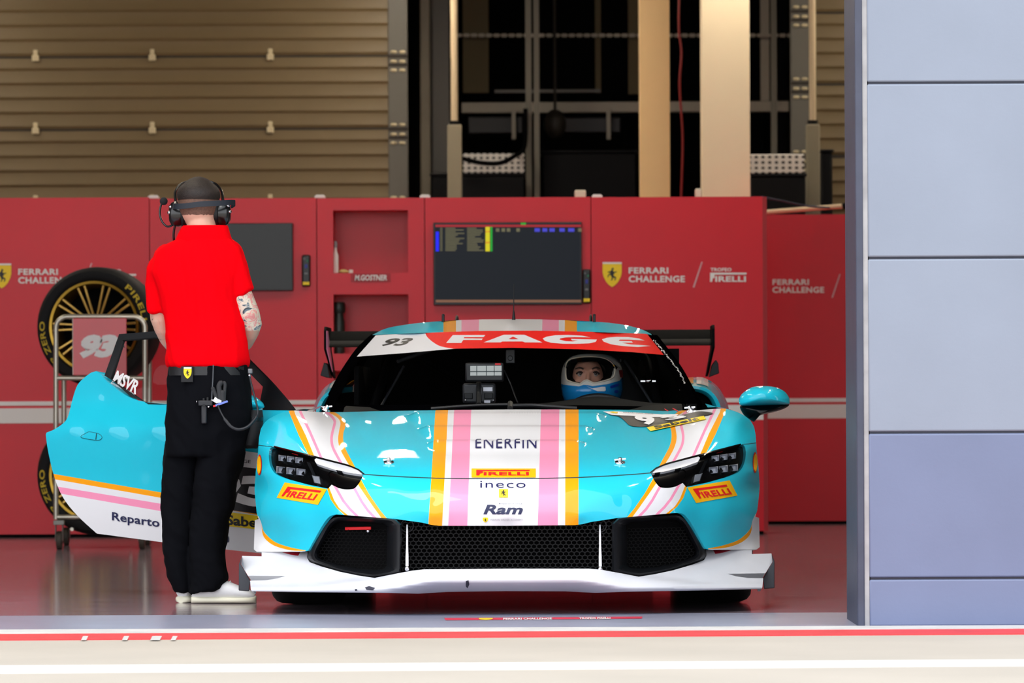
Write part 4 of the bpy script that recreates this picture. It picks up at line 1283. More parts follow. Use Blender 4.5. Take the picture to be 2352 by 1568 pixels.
for side in (0, 1):
    W_ = (lambda q: [tuple(p) for p in q]) if not side else (lambda q: [mir(*p) for p in q])
    A = even(IN_OUT, 72); B = even(IN_IN, 72)
    rings = []
    for t, dy in ((0.0, 0.004), (0.12, -0.008), (0.35, 0.0), (0.62, 0.04), (0.85, 0.09), (1.0, 0.16)):
        q = [a * (1 - t) + b * t for a, b in zip(A, B)]
        yy = inty(q) * (1 - 0.35 * t) + dy
        rings.append(np.array([C(*W_([p])[0], y) for p, y in zip(q, yy)]))
    b_ = MB(); b_.loft(rings, True, False)
    o = b_.build('side_intake', M_satin, car, local=True)
    b_ = MB(); b_.add(rings[-1] + (0, 0.004, 0), [tuple(range(72))]); b_.build('duct_back', M_int, o, local=True)
    R5 = rings[-1]; poly = [(p[0], p[2]) for p in R5]; yb = R5[:, 1].min()
    lo, hi = R5.min(0), R5.max(0)
    pl = np.array(poly)
    c_in = lambda x, z: bool(pip(pl, np.array([(x, z)]))[0])
    b_ = MB()
    cols = []
    q0 = (lo[0], hi[2]); rx = 0.010; rz = 0.008
    for j in range(int((hi[2] - lo[2]) / (rz * 1.5)) + 1):
        for i in range(int((hi[0] - lo[0]) / (rx * 1.732)) + 1):
            cx = lo[0] + (i + 0.5 * (j % 2)) * rx * 1.732; cz = hi[2] - j * rz * 1.5
            if not c_in(cx, cz) or hi[2] - cz < 0.03: continue
            yb = float(np.interp(cx, *[np.array(v) for v in zip(*sorted((p[0], p[1]) for p in R5))])) - 0.012
            Aa = [(cx + rx * math.cos(math.pi/2 + k*math.pi/3), cz + rz * math.sin(math.pi/2 + k*math.pi/3)) for k in range(6)]
            Bb = [(cx + (rx - .0018) * math.cos(math.pi/2 + k*math.pi/3), cz + (rz - .0018) * math.sin(math.pi/2 + k*math.pi/3)) for k in range(6)]
            b_.add([(p[0], yb, p[1]) for p in Aa] + [(p[0], yb, p[1]) for p in Bb], [(k, (k+1) % 6, 6 + (k+1) % 6, 6 + k) for k in range(6)])
    b_.build('duct_mesh', mat('duct_mesh_black', (4, 4, 5), 0.5, spec=0.08), o, local=True, fix=False, smooth=False)
b_ = MB(); p0, p1 = C(793, 1213.5, 0.33), C(852, 1212.5, 0.24); b_.bar(p0, p1, 0.006, 0.012); b_.build('tow_strap', mat('red_strap', (230, 20, 28), 0.5), car, local=True, bevel=0.002)
b_ = MB(); p1 = C(846, 1219, 0.26); b_.ball(p1, 0.008); b_.build('tow_eye', M_chrome, car, local=True)

# ---- lower bumper and splitter
def lowd(q):
    q = np.asarray(q, float).reshape(-1, 2)
    x, y = level(q[:, 0], q[:, 1])
    u = np.abs(x - (1163.0 + (1207 - y) * 0.010))
    s = 0.40 * np.clip((u - 170) / 420.0, 0, 2) ** 1.8
    t = np.clip((u - 150) / 150.0, 0, 1); t = t * t * (3 - 2 * t)
    L = 1336.0 + 19.0 * t
    v = L - y
    up = 0.5 * (v + np.sqrt(v * v + 30)); dn = 0.5 * (-v + np.sqrt(v * v + 30))
    a = 0.0020 + 0.0013 * np.clip((u - 170) / 260.0, 0, 1)
    # step where the blade meets the bumper
    k = 0.035 * np.clip((u - 230) / 60.0, 0, 1) / (1 + np.exp((y - (1319 + 24 * np.clip((u - 270) / 180.0, 0, 1))) / 2.5))
    return -0.04 + s + a * up + 0.0075 * dn + k
low_skin = Skin(lowd)
SPL_R = [(1162,1305.5),(1345,1305.5),(1353,1305.5),(1381,1308),(1406,1312.5),(1436,1318),(1467,1324),(1505,1318),(1547,1309),(1591,1296),(1617,1286),(1623,1275),(1621,1262),(1640,1262.5),(1727,1262.5),(1727,1272),(1772,1270.5),(1774,1290),(1758,1316),(1672,1317.5)] + [(1690,1323),(1718,1327),(1753,1327.5),(1751,1348),(1749,1352),(1640,1355),(1519,1357),(1436,1358.5),(1367,1361),(1298,1357.5),(1162,1357)]
SPL = SPL_R + ML(SPL_R)[1:-1][::-1]
tri_r = [(1638,1262.8),(1643,1271.5),(1660,1269),(1681,1263)]
pts, tris, m = tri_region(SPL, 7.0, both(tri_r, 1))
splitter = skin_mesh('front_splitter', low_skin, pts, tris, m, [mat('worn_white_paint', (214, 215, 222), 0.45, coat=0.3, spec=0.2, vary=(7, 0.03)), mat('red_recess', (180, 10, 40), 0.5)], car, rim=0.05)
for q in ([(1070,1334),(1076,1332),(1078,1341),(1074,1350),(1070,1346)],[(838,1349),(848,1346),(862,1350),(856,1355),(842,1354)],[(815,1353),(820,1352),(820,1356),(816,1356)]):
    decal('scuff', [px_shape([q])], low_skin, mat('scuff_dark', (50, 50, 64), 0.8), splitter, 0.0012, 4)
ep = [(1772,1271),(1779,1289),(1779,1350),(1755,1352),(1752.5,1328),(1759,1316),(1775,1290)]
for side in (0, 1):
    q = ep if not side else ML(ep)
    b_ = MB(); b_.loft([[C(a, b, 0.56) for a, b in q], [C(a, b, 0.95) for a, b in q]], True, True); b_.build('splitter_endplate', mat('dull_black_plastic', (52, 54, 60), 0.6), car, local=True, bevel=0.003)
b_ = MB(); b_.box((-0.80, 0.50, 0.085), (0.80, 0.72, 0.11)); b_.box((-0.62, 0.7, 0.075), (0.62, 1.45, 0.12)); b_.box((-0.86, 1.45, 0.075), (0.86, 3.2, 0.12)); b_.box((-0.6, 3.2, 0.075), (0.6, 4.3, 0.2)); b_.build('underfloor', M_blk, car, local=True)
b_ = MB(); b_.box((-0.55, 0.36, 0.1), (0.55, 1.5, 0.45)); b_.box((-0.98, 1.42, 0.1), (0.98, 1.46, 0.70)); b_.build('inner_structure', M_int, car, local=True)
b_ = MB()
for s in (-1, 1): b_.add([(s*0.55, 0.30, 0.10), (s*0.90, 0.62, 0.10), (s*0.90, 0.66, 0.55), (s*0.55, 0.4, 0.5)], [(0, 1, 2, 3)])
b_.build('arch_liner', M_int, car, local=True, fix=False)

# ---- wheels
M_gold = mat('gold_wheel', (176, 140, 52), 0.3, metal=0.85)
M_tylet = mat('yellow_tyre_print', (206, 176, 24), 0.6)
def torus_profile(mb, c, axis_frame, prof, n=56, mi=0):
    """revolve (r, w) about an axle; frame = (axle, a, b) vectors"""
    ax, a, b = axis_frame
    rings = []
    for r, w in prof:
        rings.append([c + ax * w + r * (math.cos(2*math.pi*k/n) * a + math.sin(2*math.pi*k/n) * b) for k in range(n)])
    mb.loft(rings, True, False, mi)
def wheel_parts(c, ax, up, R, W, rim_r, parent, local, letters=None, part_names=('tyre', 'rim')):
    c = np.array(c, float); ax = np.array(ax, float); ax /= np.linalg.norm(ax); up = np.array(up, float)
    a = np.cross(up, ax); a /= np.linalg.norm(a); b = np.cross(ax, a)
    fr = (ax, a, b); h = W / 2
    b_ = MB()
    prof = [(rim_r, h*0.80), (rim_r*1.03, h*0.93), (rim_r + (R-rim_r)*0.35, h*1.02), (rim_r + (R-rim_r)*0.70, h*1.0), (R*0.965, h*0.90), (R*0.99, h*0.74), (R, h*0.45), (R, 0), (R, -h*0.45), (R*0.99, -h*0.74), (R*0.965, -h*0.90), (rim_r + (R-rim_r)*0.6, -h*1.02), (rim_r*1.03, -h*0.93), (rim_r, -h*0.8)]
    torus_profile(b_, c, fr, prof)
    tyre = b_.build(part_names[0], M_rubber, parent, local=local)
    b_ = MB()
    prof = [(rim_r*1.035, h*0.90), (rim_r*1.02, h*0.97), (rim_r*0.965, h*0.95), (rim_r*0.94, h*0.80), (rim_r*0.90, h*0.3), (rim_r*0.88, -h*0.3), (rim_r*0.95, -h*0.9), (rim_r*1.0, -h*0.92)]
    torus_profile(b_, c, fr, prof)
    rim = b_.build(part_names[1], M_gold, parent, local=local)
    b_ = MB()
    for k in range(10):
        for dlt in (-0.075, 0.075):
            t0 = 2*math.pi*k/10
            p0 = c + ax*h*0.62 + 0.05*(math.cos(t0 + dlt*2.2)*a + math.sin(t0 + dlt*2.2)*b)
            p1 = c + ax*h*0.88 + rim_r*0.955*(math.cos(t0 + dlt*1.1)*a + math.sin(t0 + dlt*1.1)*b)
            b_.bar(p0, p1, 0.013, 0.022, up=ax)
    b_.build('spoke_set', mat('gold_spoke', (216, 176, 92), 0.3, metal=0.7), rim, local=local, bevel=0.003)
    b_ = MB(); b_.tube([c + ax*h*0.45, c + ax*h*0.66, c + ax*h*0.70], [0.07, 0.062, 0.045], 24); b_.build('hub', M_satin, rim, local=local)
    b_ = MB(); b_.tube([c - ax*h*0.55, c - ax*h*0.5], rim_r*0.92, 32); b_.build('inner_shade', M_int, rim, local=local)
    if letters:
        for word, start, span, rr in letters:
            v, f = text_shape(word, 0.02, 0, 1.1)
            v, f = subdiv(v * (6, 1), f, 0.4); v = v / (6, 1)
            hh = (R - rim_r) * 0.36
            pts = []
            for x, y in v:
                t = start - span * x
                r = rr + hh * (y - 0.5)
                w = h * 1.02 + 0.0015
                pts.append(c + ax*w + r*(math.cos(t)*a + math.sin(t)*b))
            q = MB(); q.add(pts, f); q.build('tyre_lettering', M_tylet, tyre, local=local, fix=False, smooth=False)
    return tyre
for s in (-1, 1):
    wl_ = empty('wheel', (0, 0, 0)); wl_.parent = car; ORG[wl_.name] = np.zeros(3)
    wl_.empty_display_size = 0.05
    wheel_parts((s*0.815, 1.13, 0.345), (s, 0, 0), (0, 0, 1), 0.345, 0.29, 0.245, wl_, True)
    wl_ = empty('wheel', (0, 0, 0)); wl_.parent = car; ORG[wl_.name] = np.zeros(3)
    wheel_parts((s*0.84, 3.64, 0.355), (s, 0, 0), (0, 0, 1), 0.355, 0.31, 0.25, wl_, True)

# ---- windscreen, pillars, roof
WS = [(1166,950,1.40),(1166,930,1.50),(1168,900,1.66),(1170,850,1.92),(1172,800,2.18),(1174,759,2.42),(1400,945,1.50),(1420,900,1.70),(1400,850,1.95),(1380,800,2.22),(1360,762,2.45),(1520,945,1.64),(1520,900,1.80),(1490,840,2.08),(1460,795,2.32),(1440,765,2.50),(1605,943,1.86),(1575,890,2.05),(1545,845,2.25),(1515,800,2.44),(1487,767,2.58)]
def wmx(px, py):
    x, y = level(px, py); c = 1174.5; return lean(2*c - x, y)[0]
ws_skin = Skin(TPS(WS, wmx, 4e-2))
edge_r = [(1611,944),(1579,879),(1565,853),(1544.5,824),(1515.6,789.6),(1497,769)]
edge_l = [(737,947),(752,914),(776.6,867),(798.6,831.6),(823,798.7),(855,769)]
top_e = [(1482.8,766.4),(1354.6,761.7),(1231,759),(1100.6,759.7),(977,764),(916,766.5)]
ws_out = edge_r + top_e + edge_l[::-1] + [(760,952),(1164,950),(1600,950)]
inner_r = [(1600,944),(1565,885),(1550,853),(1526,816),(1487,769)]
inner_l = [(752,944),(782,888),(800,850),(819.6,818.7),(863,770)]
M_ws = glass_mat('windscreen_glass', (244, 246, 247), 0.12)
glass_out = inner_r + top_e + inner_l[::-1] + [(760,951),(1164,949.5),(1596,950)]
pts, tris, m = tri_region(glass_out, 14.0)
windscreen = skin_mesh('windscreen', ws_skin, pts, tris, m, M_ws, car)
for i, (oe, ie) in enumerate(((edge_r, inner_r), (edge_l, inner_l))):
    poly = oe + ie[::-1]
    pts, tris, m = tri_region(poly, 9.0)
    pl = skin_mesh('windscreen_pillar', Skin(lambda q: ws_skin.d(q) - 0.002), pts, tris, m, M_pblk, car, rim=0.03)
    e = cr(oe, 5)[6:]
    b_ = MB(); b_.tube(Skin(lambda q: ws_skin.d(q) + 0.004).at(e), 0.005, 8); b_.build('pillar_trim', M_pblk, pl, local=True)
frit = [(760,951),(752,944),(782,888),(790,890),(768,930),(1164,928),(1575,934),(1560,890),(1567,888),(1600,944),(1596,951),(1164,950)]
pts, tris, m = tri_region(frit, 12.0)
skin_mesh('windscreen_border', Skin(lambda q: ws_skin.d(q) + 0.003), pts, tris, m, M_pblk, windscreen)
ban_bot = [(1524.7,814.7),(1453,808.5),(1330,801.6),(1182,798.4),(1046,800.4),(938.4,809.7),(819.6,818.7)]
banner = [(1487,767.5)] + top_e + [(863,770)] + ban_bot[::-1]
red = [(1530,760),(1483,755),(970,755)] + cr([(976,763),(982,774.5),(997,787),(1014,795.5),(1046,801)],4) + [(1182,810),(1540,830)]
pts, tris, m = tri_region(banner, 9.0, [(red, 1)])
sunstrip = skin_mesh('sun_strip', Skin(lambda q: ws_skin.d(q) - 0.004), pts, tris, m, [M_swht, M_svin], windscreen)
sun_skin = Skin(lambda q: ws_skin.d(q) - 0.007)
def zz(l): return [(960 + a / 4.055, 740 + b / 4.055) for a, b in l]
LF = zz([(325,118),(628,118),(610,138),(432,138),(424,148),(604,150),(594,164),(422,164),(404,192),(262,192)])
LA = zz([(610,187),(800,115),(990,115),(1160,187),(995,187),(975,178),(785,178),(770,187)])
LG = zz([(1610,140),(1530,124),(1400,117),(1280,120),(1200,133),(1162,150),(1180,172),(1240,190),(1350,199),(1480,200),(1600,195),(1655,182),(1667,160),(1425,154),(1435,168),(1490,170),(1440,178),(1375,175),(1318,160),(1325,150),(1375,141),(1460,138)])
LE = zz([(2112,170),(2060,150),(1960,137),(1850,135),(1760,143),(1713,158),(1730,180),(1800,205),(1920,222),(2050,230),(2172,220),(2100,212),(1980,206),(1900,190),(2002,190),(1990,175),(1868,172),(1880,161),(1960,161)])
decal('lettering', [px_shape([l]) for l in (LF, LA, LG, LE)], sun_skin, M_swht, sunstrip, 0.0, 9)
decal('letter_counter', [px_shape([zz([(845,158),(885,137),(935,158)])])], sun_skin, M_svin, sunstrip, 0.002, 9)
decal('number', [(text_shape('93', 0.035, 0.3), [(887,777),(951,775.5),(937,793.5),(875,794.5)])], sun_skin, M_blkv, sunstrip, 0.0, 9)

RF = [(1174,759,2.42),(1174,748,2.50),(1174,740,2.60),(1174,733,2.74),(1360,762,2.45),(1360,750,2.54),(1360,743,2.63),(1350,738,2.72),(1440,765,2.50),(1440,755,2.60),(1440,748,2.69),(1487,767,2.58),(1480,759,2.68),(1470,755,2.72)]
roof_skin = Skin(TPS(RF, wmx, 2e-4))
rtop_r = [(1174,732.5),(1240,733),(1300,735),(1360,738),(1400,741),(1430,745),(1450,749),(1468,754),(1482,759.5),(1494,766),(1497,769)]
rtop_l = [(855,769),(864,764.5),(876,758),(890,753),(905,749.5),(930,745.5),(960,741.5),(1000,738),(1060,734.5),(1110,733)]
roof_out = rtop_r + top_e + rtop_l
RR = [([(1047,720),(1047,780),(1298,780),(1298,720)], 1), ([(1060,720),(1060,780),(1099,780),(1101,720)], 3), ([(1246,720),(1245,780),(1283.5,780),(1283.5,720)], 3), ([(1018.5,720),(1018.5,780),(1047,780),(1047.5,720)], 2), ([(1297.5,720),(1297,780),(1325,780),(1325,720)], 2)]
pts, tris, m = tri_region(roof_out, 8.0, RR)
roof = skin_mesh('roof', roof_skin, pts, tris, m, PAINT, car)
# rear of the roof down to the tail, side glass
crest = roof_skin.at(rtop_l + rtop_r)
r1 = crest * (0.97, 1, 1) + (0, 0.5, -0.05); r2 = crest * (0.85, 1, 1) + (0, 1.1, -0.2); r3 = crest * (0.8, 0, 0) + (0, 4.45, 0.86)
b_ = MB(); b_.loft([crest, r1, r2, r3], False, False); b_.build('rear_deck', M_cyan, car, local=True)
for s, e in ((1, edge_r), (-1, edge_l)):
    a = ws_skin.at(cr(e, 3)); zmin, zmax = a[:, 2].min(), a[:, 2].max()
    bk = np.array([(s * (0.80 - 0.17 * (p[2] - zmin) / (zmax - zmin)), 3.35, 0.84 + (p[2] - zmin) / (zmax - zmin) * 0.26) for p in a])
    if s > 0:
        b_ = MB(); b_.loft([a, (a * 2 + bk) / 3 + (0.012, 0, 0.004), (a + bk * 2) / 3 + (0.01, 0, 0), bk], False, False); b_.build('side_window', M_pblk, car, local=True)
    else:
        top = a[-4:]; bt = bk[-4:]
        b_ = MB(); b_.loft([top, (top + bt) / 2, bt], False, False); b_.build('roof_rail', M_pblk, car, local=True)
        mid = a * 0.72 + bk * 0.28
        b_ = MB(); b_.loft([mid, bk], False, False); b_.build('quarter_window', M_pblk, car, local=True)
b_ = MB(); p = roof_skin.at([(1180, 734)])[0]; b_.tube([p + (0, 0, -0.005), p + (0, 0, 0.012), p + (0, 0, 0.04)], [0.008, 0.007, 0.003], 10); b_.tube([p + (0, 0, 0.04), p + (0.001, 0, 0.157)], 0.0021, 6); b_.build('roof_aerial', M_satin, car, local=True)
for x, mm in ((1018, M_satin), (1365, M_satin)):
    p = roof_skin.at([(x, 738.5)])[0]; b_ = MB(); b_.box(p + (-0.006, -0.015, -0.004), p + (0.006, 0.015, 0.028)); b_.ball(p + (0, 0, 0.028), 0.007, 10, 7); b_.build('roof_cleat', mm, car, local=True, bevel=0.002)

# ---- flanks and rear hips
for s in (1, -1):
    pxs = [(1657,938.6),(1669,939.6),(1689,945),(1709,954.6),(1724,966.6),(1732,980.6),(1735.5,1000)]
    if s < 0: pxs = ML(pxs)
    S0 = body_skin.at(pxs)
    S1 = np.array([(s * x, 1.40, z) for x, z in ((0.80,0.785),(0.83,0.783),(0.865,0.775),(0.90,0.758),(0.925,0.738),(0.94,0.715),(0.95,0.68))])
    S2 = np.array([(s * x, 1.78, z) for x, z in ((0.80,0.80),(0.82,0.795),(0.85,0.785),(0.88,0.77),(0.90,0.75),(0.915,0.72),(0.925,0.68))])
    b_ = MB(); b_.loft([S0, S0 * 0.5 + S1 * 0.5 + (s * 0.006, 0, 0.004), S1, S2], False, False)
    pan = b_.build('front_wing', M_cyan, car, local=True)
    b_ = MB(); rows = []
    for yy, k in ((1.42, 0), (1.60, 0.004), (1.78, 0.0)):
        rows.append([(s * (x + k), yy, z) for x, z in ((0.95,0.69),(0.955,0.6),(0.95,0.45),(0.955,0.28),(0.945,0.11))])
    b_.loft(rows, False, False); b_.build('sill_panel', M_cyan, car, local=True)
    # sill + door (right only) + quarter
    if s > 0:
        b_ = MB(); rows = []
        for yy, sec in ((1.785, ((0.80,0.80),(0.885,0.765),(0.925,0.68),(0.93,0.5),(0.93,0.3),(0.95,0.2))), (2.3, ((0.80,0.795),(0.875,0.765),(0.915,0.68),(0.91,0.5),(0.92,0.3),(0.95,0.2))), (2.8, ((0.79,0.79),(0.885,0.765),(0.94,0.70),(0.935,0.5),(0.93,0.3),(0.955,0.2)))):
            rows.append([(x, yy, z) for x, z in sec])
        b_.loft(rows, False, False); b_.build('door', M_cyan, car, local=True)
    b_ = MB(); b_.box((s*0.86, 1.785, 0.10), (s*0.965, 2.95, 0.205)); b_.build('side_skirt', M_blk, car, local=True, bevel=0.01)
    A_ = [(1572,884),(1600,886.5),(1622.6,892),(1640,905),(1650,920),(1656,938),(1661,975)]
    I_ = [(1572,896),(1598,899),(1618,906),(1631,918),(1638,934),(1642,950),(1645,975)]
    B_ = [(1568,869),(1600,866),(1620,868.5),(1646,885),(1662,908),(1672,930),(1680,975)]
    def cv(l, y):
        p = np.array([C(a, b, y) for a, b in cr(l, 4)])
        if s < 0: p = p * (-1, 1, 1)
        return p
    a, i_, bb = cv(A_, 2.82), cv(I_, 2.84), cv(B_, 3.4)
    m1 = a * 0.5 + bb * 0.5 + (0, 0, 0.006)
    c1 = bb * (0.995, 1, 1) + (0, 0.5, -0.012); c2 = bb * (0.96, 1, 1) + (0, 1.05, -0.06)
    b_ = MB(); b_.loft([i_ + (0, 0.05, 0), i_, (i_ + a) / 2 + (0, -0.012, 0.0), a, m1, bb, c1, c2], False, False); o = b_.build('rear_hip', M_cyan, car, local=True)
    b_ = MB(); b_.add(np.vstack([i_ + (0, 0.05, 0), [(s*0.70, 2.9, 0.55), (s*0.66, 2.9, 0.86)]]), [tuple(range(len(i_) + 2))]); b_.build('hip_intake', M_int, o, local=True)
    # orange / pink stripe on the hip shoulder
    for t0, t1, mm in ((0, 3, M_orange), (4, 9, M_cwhite)):
        seg = np.linspace(0.15, 0.9, 6)
        rows = [[(a * (1 - q) + bb * q + (0, 0, 0.006 * (1 - abs(2*q-1)) + 0.0035))[k] for k in range(t0, t1 + 1)] for q in seg]
        b_ = MB(); b_.loft(rows, False, False); b_.build('hip_stripe', mm, o, local=True)
    # rear quarter below the hip with the arch
    b_ = MB(); rows = []
    for yy in np.linspace(2.82, 4.5, 22):
        dz = 0.41**2 - (yy - 3.64)**2
        zb = 0.36 + math.sqrt(dz) if dz > 0 else 0.2
        top = np.interp(yy, [2.82, 3.4, 4.5], [a[-1][2], bb[-1][2], bb[-1][2] - 0.05]); xt = np.interp(yy, [2.82, 3.4, 4.5], [abs(a[-1][0]), abs(bb[-1][0]), abs(bb[-1][0]) * 0.965])
        zb = min(zb, top - 0.01)
        rows.append([(s * (xt + 0.012 * math.sin(math.pi * t) - 0.02 * t), yy, top * (1 - t) + zb * t) for t in np.linspace(0, 1, 5)])
    b_.loft(rows, False, False); b_.build('rear_quarter', M_cyan, car, local=True)
b_ = MB(); b_.box((-0.93, 4.42, 0.22), (0.93, 4.5, 0.84)); b_.build('rear_bumper', M_satin, car, local=True, bevel=0.03)
b_ = MB(); b_.box((-0.80, 3.4, 0.80), (0.80, 4.45, 0.84)); b_.build('engine_cover', M_int, car, local=True, bevel=0.02)

# ---- rear wing
YW = 4.45
def foil(z, chord, t, y0, pitch):
    pr = []
    for u in np.linspace(0, 1, 12): pr.append((u, t * 2.6 * (0.2969*math.sqrt(u) - 0.126*u - 0.3516*u*u + 0.2843*u**3 - 0.1015*u**4)))
    lo = [(u, -v * 0.8) for u, v in pr[::-1]][1:-1]
    cs, sn = math.cos(pitch), math.sin(pitch)
    return [(y0 + chord * (u*cs - v*sn), z + chord * (u*sn + v*cs)) for u, v in pr + lo]
wing = empty('rear_wing', (0, 0, 0)); wing.parent = car; ORG[wing.name] = np.zeros(3)
xl_, xr_ = C(748, 780, YW)[0], C(1638, 780, YW)[0]
zm, zf = C(1192, 789, YW)[2], C(1192, 764, YW)[2]
for nm, sec in (('main_plane', foil(C(1192, 794, YW)[2], 0.24, 0.15, YW - 0.02, 0.14)), ('flap', foil(C(1192, 786, YW)[2], 0.14, 0.14, YW + 0.17, 0.46))):
    b_ = MB(); b_.loft([[(x, y, z) for y, z in sec] for x in np.linspace(xl_, xr_, 9)], True, True); b_.build(nm, M_carbon, wing, local=True, auto=60)
for s, x in ((-1, xl_), (1, xr_)):
    zt, zb = C(1192, 748, YW)[2], C(1192, 800, YW)[2]; ze = C(1192, 866, YW)[2]
    poly = [(YW - 0.06, zt - 0.02), (YW - 0.02, zt), (YW + 0.34, zt), (YW + 0.36, zt - 0.03), (YW + 0.36, zb), (YW + 0.30, ze + 0.05), (YW + 0.22, ze), (YW + 0.10, ze + 0.02), (YW + 0.02, zb - 0.05), (YW - 0.06, zb)]
    b_ = MB(); b_.prism(poly, lambda y, z, t, s=s, x=x: (x - 0.006 + t - s * max(0, zb - z) * 0.20, y, z), 0.012); ep_ = b_.build('endplate', M_carbon, wing, local=True, bevel=0.002)
    if s < 0:
        poly2 = [(YW - 0.062, zt - 0.02), (YW - 0.064, zb), (YW + 0.02, ze + 0.03), (YW + 0.06, ze + 0.03), (YW + 0.06, zt - 0.02)]
        b_ = MB(); b_.prism(poly2, lambda y, z, t, s=s, x=x: (x + 0.0065 + t - s * max(0, zb - z) * 0.20, y, z), 0.002); b_.build('endplate_sticker', M_pink, ep_, local=True)
    xo = x - s * (zb - ze) * 0.20
    b_ = MB(); f0 = [C(735.5, 862, YW), C(744, 832, YW), C(752, 837, YW), C(758, 868, YW), C(750, 867, YW)]
    if s > 0: f0 = [C(1629, 866, YW), C(1636, 838, YW), C(1645, 826, YW), C(1650, 835, YW), C(1652, 857, YW)]
    f0 = [np.array(p) for p in f0]
    b_.loft([f0, [p + (0, 0.2, 0) for p in f0]], True, True); b_.build('winglet', M_satin, wing, local=True, bevel=0.003)
for s in (-1, 1):
    b_ = MB(); b_.tube(cr([(s*0.32, 4.1, 0.80), (s*0.32, 4.25, 1.02), (s*0.32, 4.36, 1.19), (s*0.32, 4.50, 1.20), (s*0.32, 4.56, 1.12)], 5), 0.02, 10, flat=0.4, up=(1, 0, 0)); b_.build('swan_neck', M_satin, wing, local=True)

# ---- mirrors
def pillow(name, px, y, depth, m, parent):
    q = [np.array(p, float) for p in cr(px, 4, True)]; c = np.mean(q, 0)
    rings = []
    for sc_, dy in ((0.25, -depth*0.56), (0.5, -depth*0.50), (0.75, -depth*0.36), (0.92, -depth*0.18), (1.0, 0.0), (0.99, depth*0.25), (0.93, depth*0.4)):
        rings.append([C(*(c + (p - c) * sc_), y + dy) for p in q])
    b_ = MB(); b_.loft(rings, True, True); return b_.build(name, m, parent, local=True, auto=60)
mr = pillow('door_mirror', [(1697,922),(1700,910),(1709,900),(1727,889),(1753,886),(1782,889),(1802,899),(1812,912),(1813.5,922),(1811,928),(1780,929.5),(1740,931),(1704,931)], 1.62, 0.16, M_cyan, car)
pillow('mirror_foot', [(1701,931),(1740,930),(1780,929),(1811,927.5),(1806,936),(1782,945),(1748,953),(1738,960),(1733,968),(1726,966),(1708,952)], 1.66, 0.10, M_gloss, mr)

# ---- white sticker chips along the right pillar, red strap at the hood corner
def along(l, s):
    p = [np.array(q) for q in l]; L = np.concatenate([[0], np.cumsum([np.linalg.norm(b - a) for a, b in zip(p[:-1], p[1:])])])
    x = s * L[-1]; i = min(len(p) - 2, max(0, int(np.searchsorted(L, x)) - 1)); t = (x - L[i]) / (L[i+1] - L[i]); d = p[i+1] - p[i]
    return p[i] * (1 - t) + p[i+1] * t, d / np.linalg.norm(d)
eR = cr(edge_r, 6); chips = []
for k in range(34):
    c_, d_ = along(eR, 0.36 + 0.60 * k / 34.0); n_ = np.array([d_[1], -d_[0]])
    if (n_ @ (np.array([1400, 860]) - c_)) < 0: n_ = -n_
    w_, h_ = rng.uniform(1.0, 1.9), rng.uniform(2.0, 4.2); o_ = c_ + n_ * rng.uniform(2.0, 5.0)
    chips.append([tuple(o_ - d_ * w_), tuple(o_ + d_ * w_), tuple(o_ + d_ * w_ * 0.6 + n_ * h_), tuple(o_ - d_ * w_ + n_ * h_ * 0.7)])
decal('pillar_sticker', [px_shape([q]) for q in chips], Skin(lambda q: ws_skin.d(q) - 0.006), M_wht, car, 0.0, 9)
b_ = MB(); b_.tube(Skin(lambda q: body_skin.d(q) - 0.02).at(cr([(1534,943),(1525,938),(1532,935.5),(1545,938),(1557,944)], 5)), 0.0022, 8); b_.build('hood_strap', mat('red_cord', (226, 40, 50), 0.5), hood, local=True)

# ---- wipers
b_ = MB()
for l, w in (([(990,938.5),(1060,933),(1120,930),(1178,929)], 0.007), ([(1172,932),(1220,931),(1260,933.5),(1325,938)], 0.009), ([(1172,926),(1172,938)], 0.012)):
    b_.tube(Skin(lambda q: ws_skin.d(q) - 0.02).at(cr(l, 5)), w, 8)
b_.build('wiper', M_satin, car, local=True)

# ---- cabin
b_ = MB()
b_.box((-0.72, 1.55, 0.12), (0.72, 3.45, 0.16)); b_.box((-0.72, 3.3, 0.12), (0.72, 3.34, 1.05)); b_.box((0.72, 1.6, 0.12), (0.76, 3.4, 0.8)); b_.box((-0.74, 1.6, 0.12), (-0.72, 3.4, 0.42)); b_.box((-0.70, 2.35, 0.12), (-0.68, 3.34, 0.97))
b_.build('cabin_tub', M_int, car, local=True)
b_ = MB()
rows = []
for yy, z in ((1.50, 0.765), (1.62, 0.792), (1.80, 0.800), (1.95, 0.79), (2.02, 0.74), (2.02, 0.55)):
    rows.append([(x, yy, z + (0.032 * math.exp(-((x - 0.35) / 0.17)**2) if z > 0.75 and yy > 1.7 else 0)) for x in np.linspace(-0.70, 0.70, 41)])
b_.loft(rows, False, False); b_.build('dashboard', mat('dashboard_black', (8, 9, 11), 0.7, spec=0.15), car, local=True)
sw = empty('steering_wheel', (0, 0, 0)); sw.parent = car; ORG[sw.name] = np.zeros(3)
cw = np.array((0.35, 2.18, 0.735)); u_ = np.array((1, 0, 0)); v_ = np.array((0, 0.35, 0.94))
b_ = MB(); b_.tube([cw + 0.145*(math.cos(t)*u_ + 0.72*math.sin(t)*v_) for t in np.linspace(0, 2*math.pi, 40, endpoint=False)], 0.015, 10, closed=True); b_.build('wheel_rim', M_satin, sw, local=True)
b_ = MB(); b_.bar(cw - u_*0.14, cw + u_*0.14, 0.03, 0.06); b_.tube([cw, cw + (0, -0.2, -0.06)], 0.03, 12); b_.build('wheel_boss', M_satin, sw, local=True, bevel=0.005)
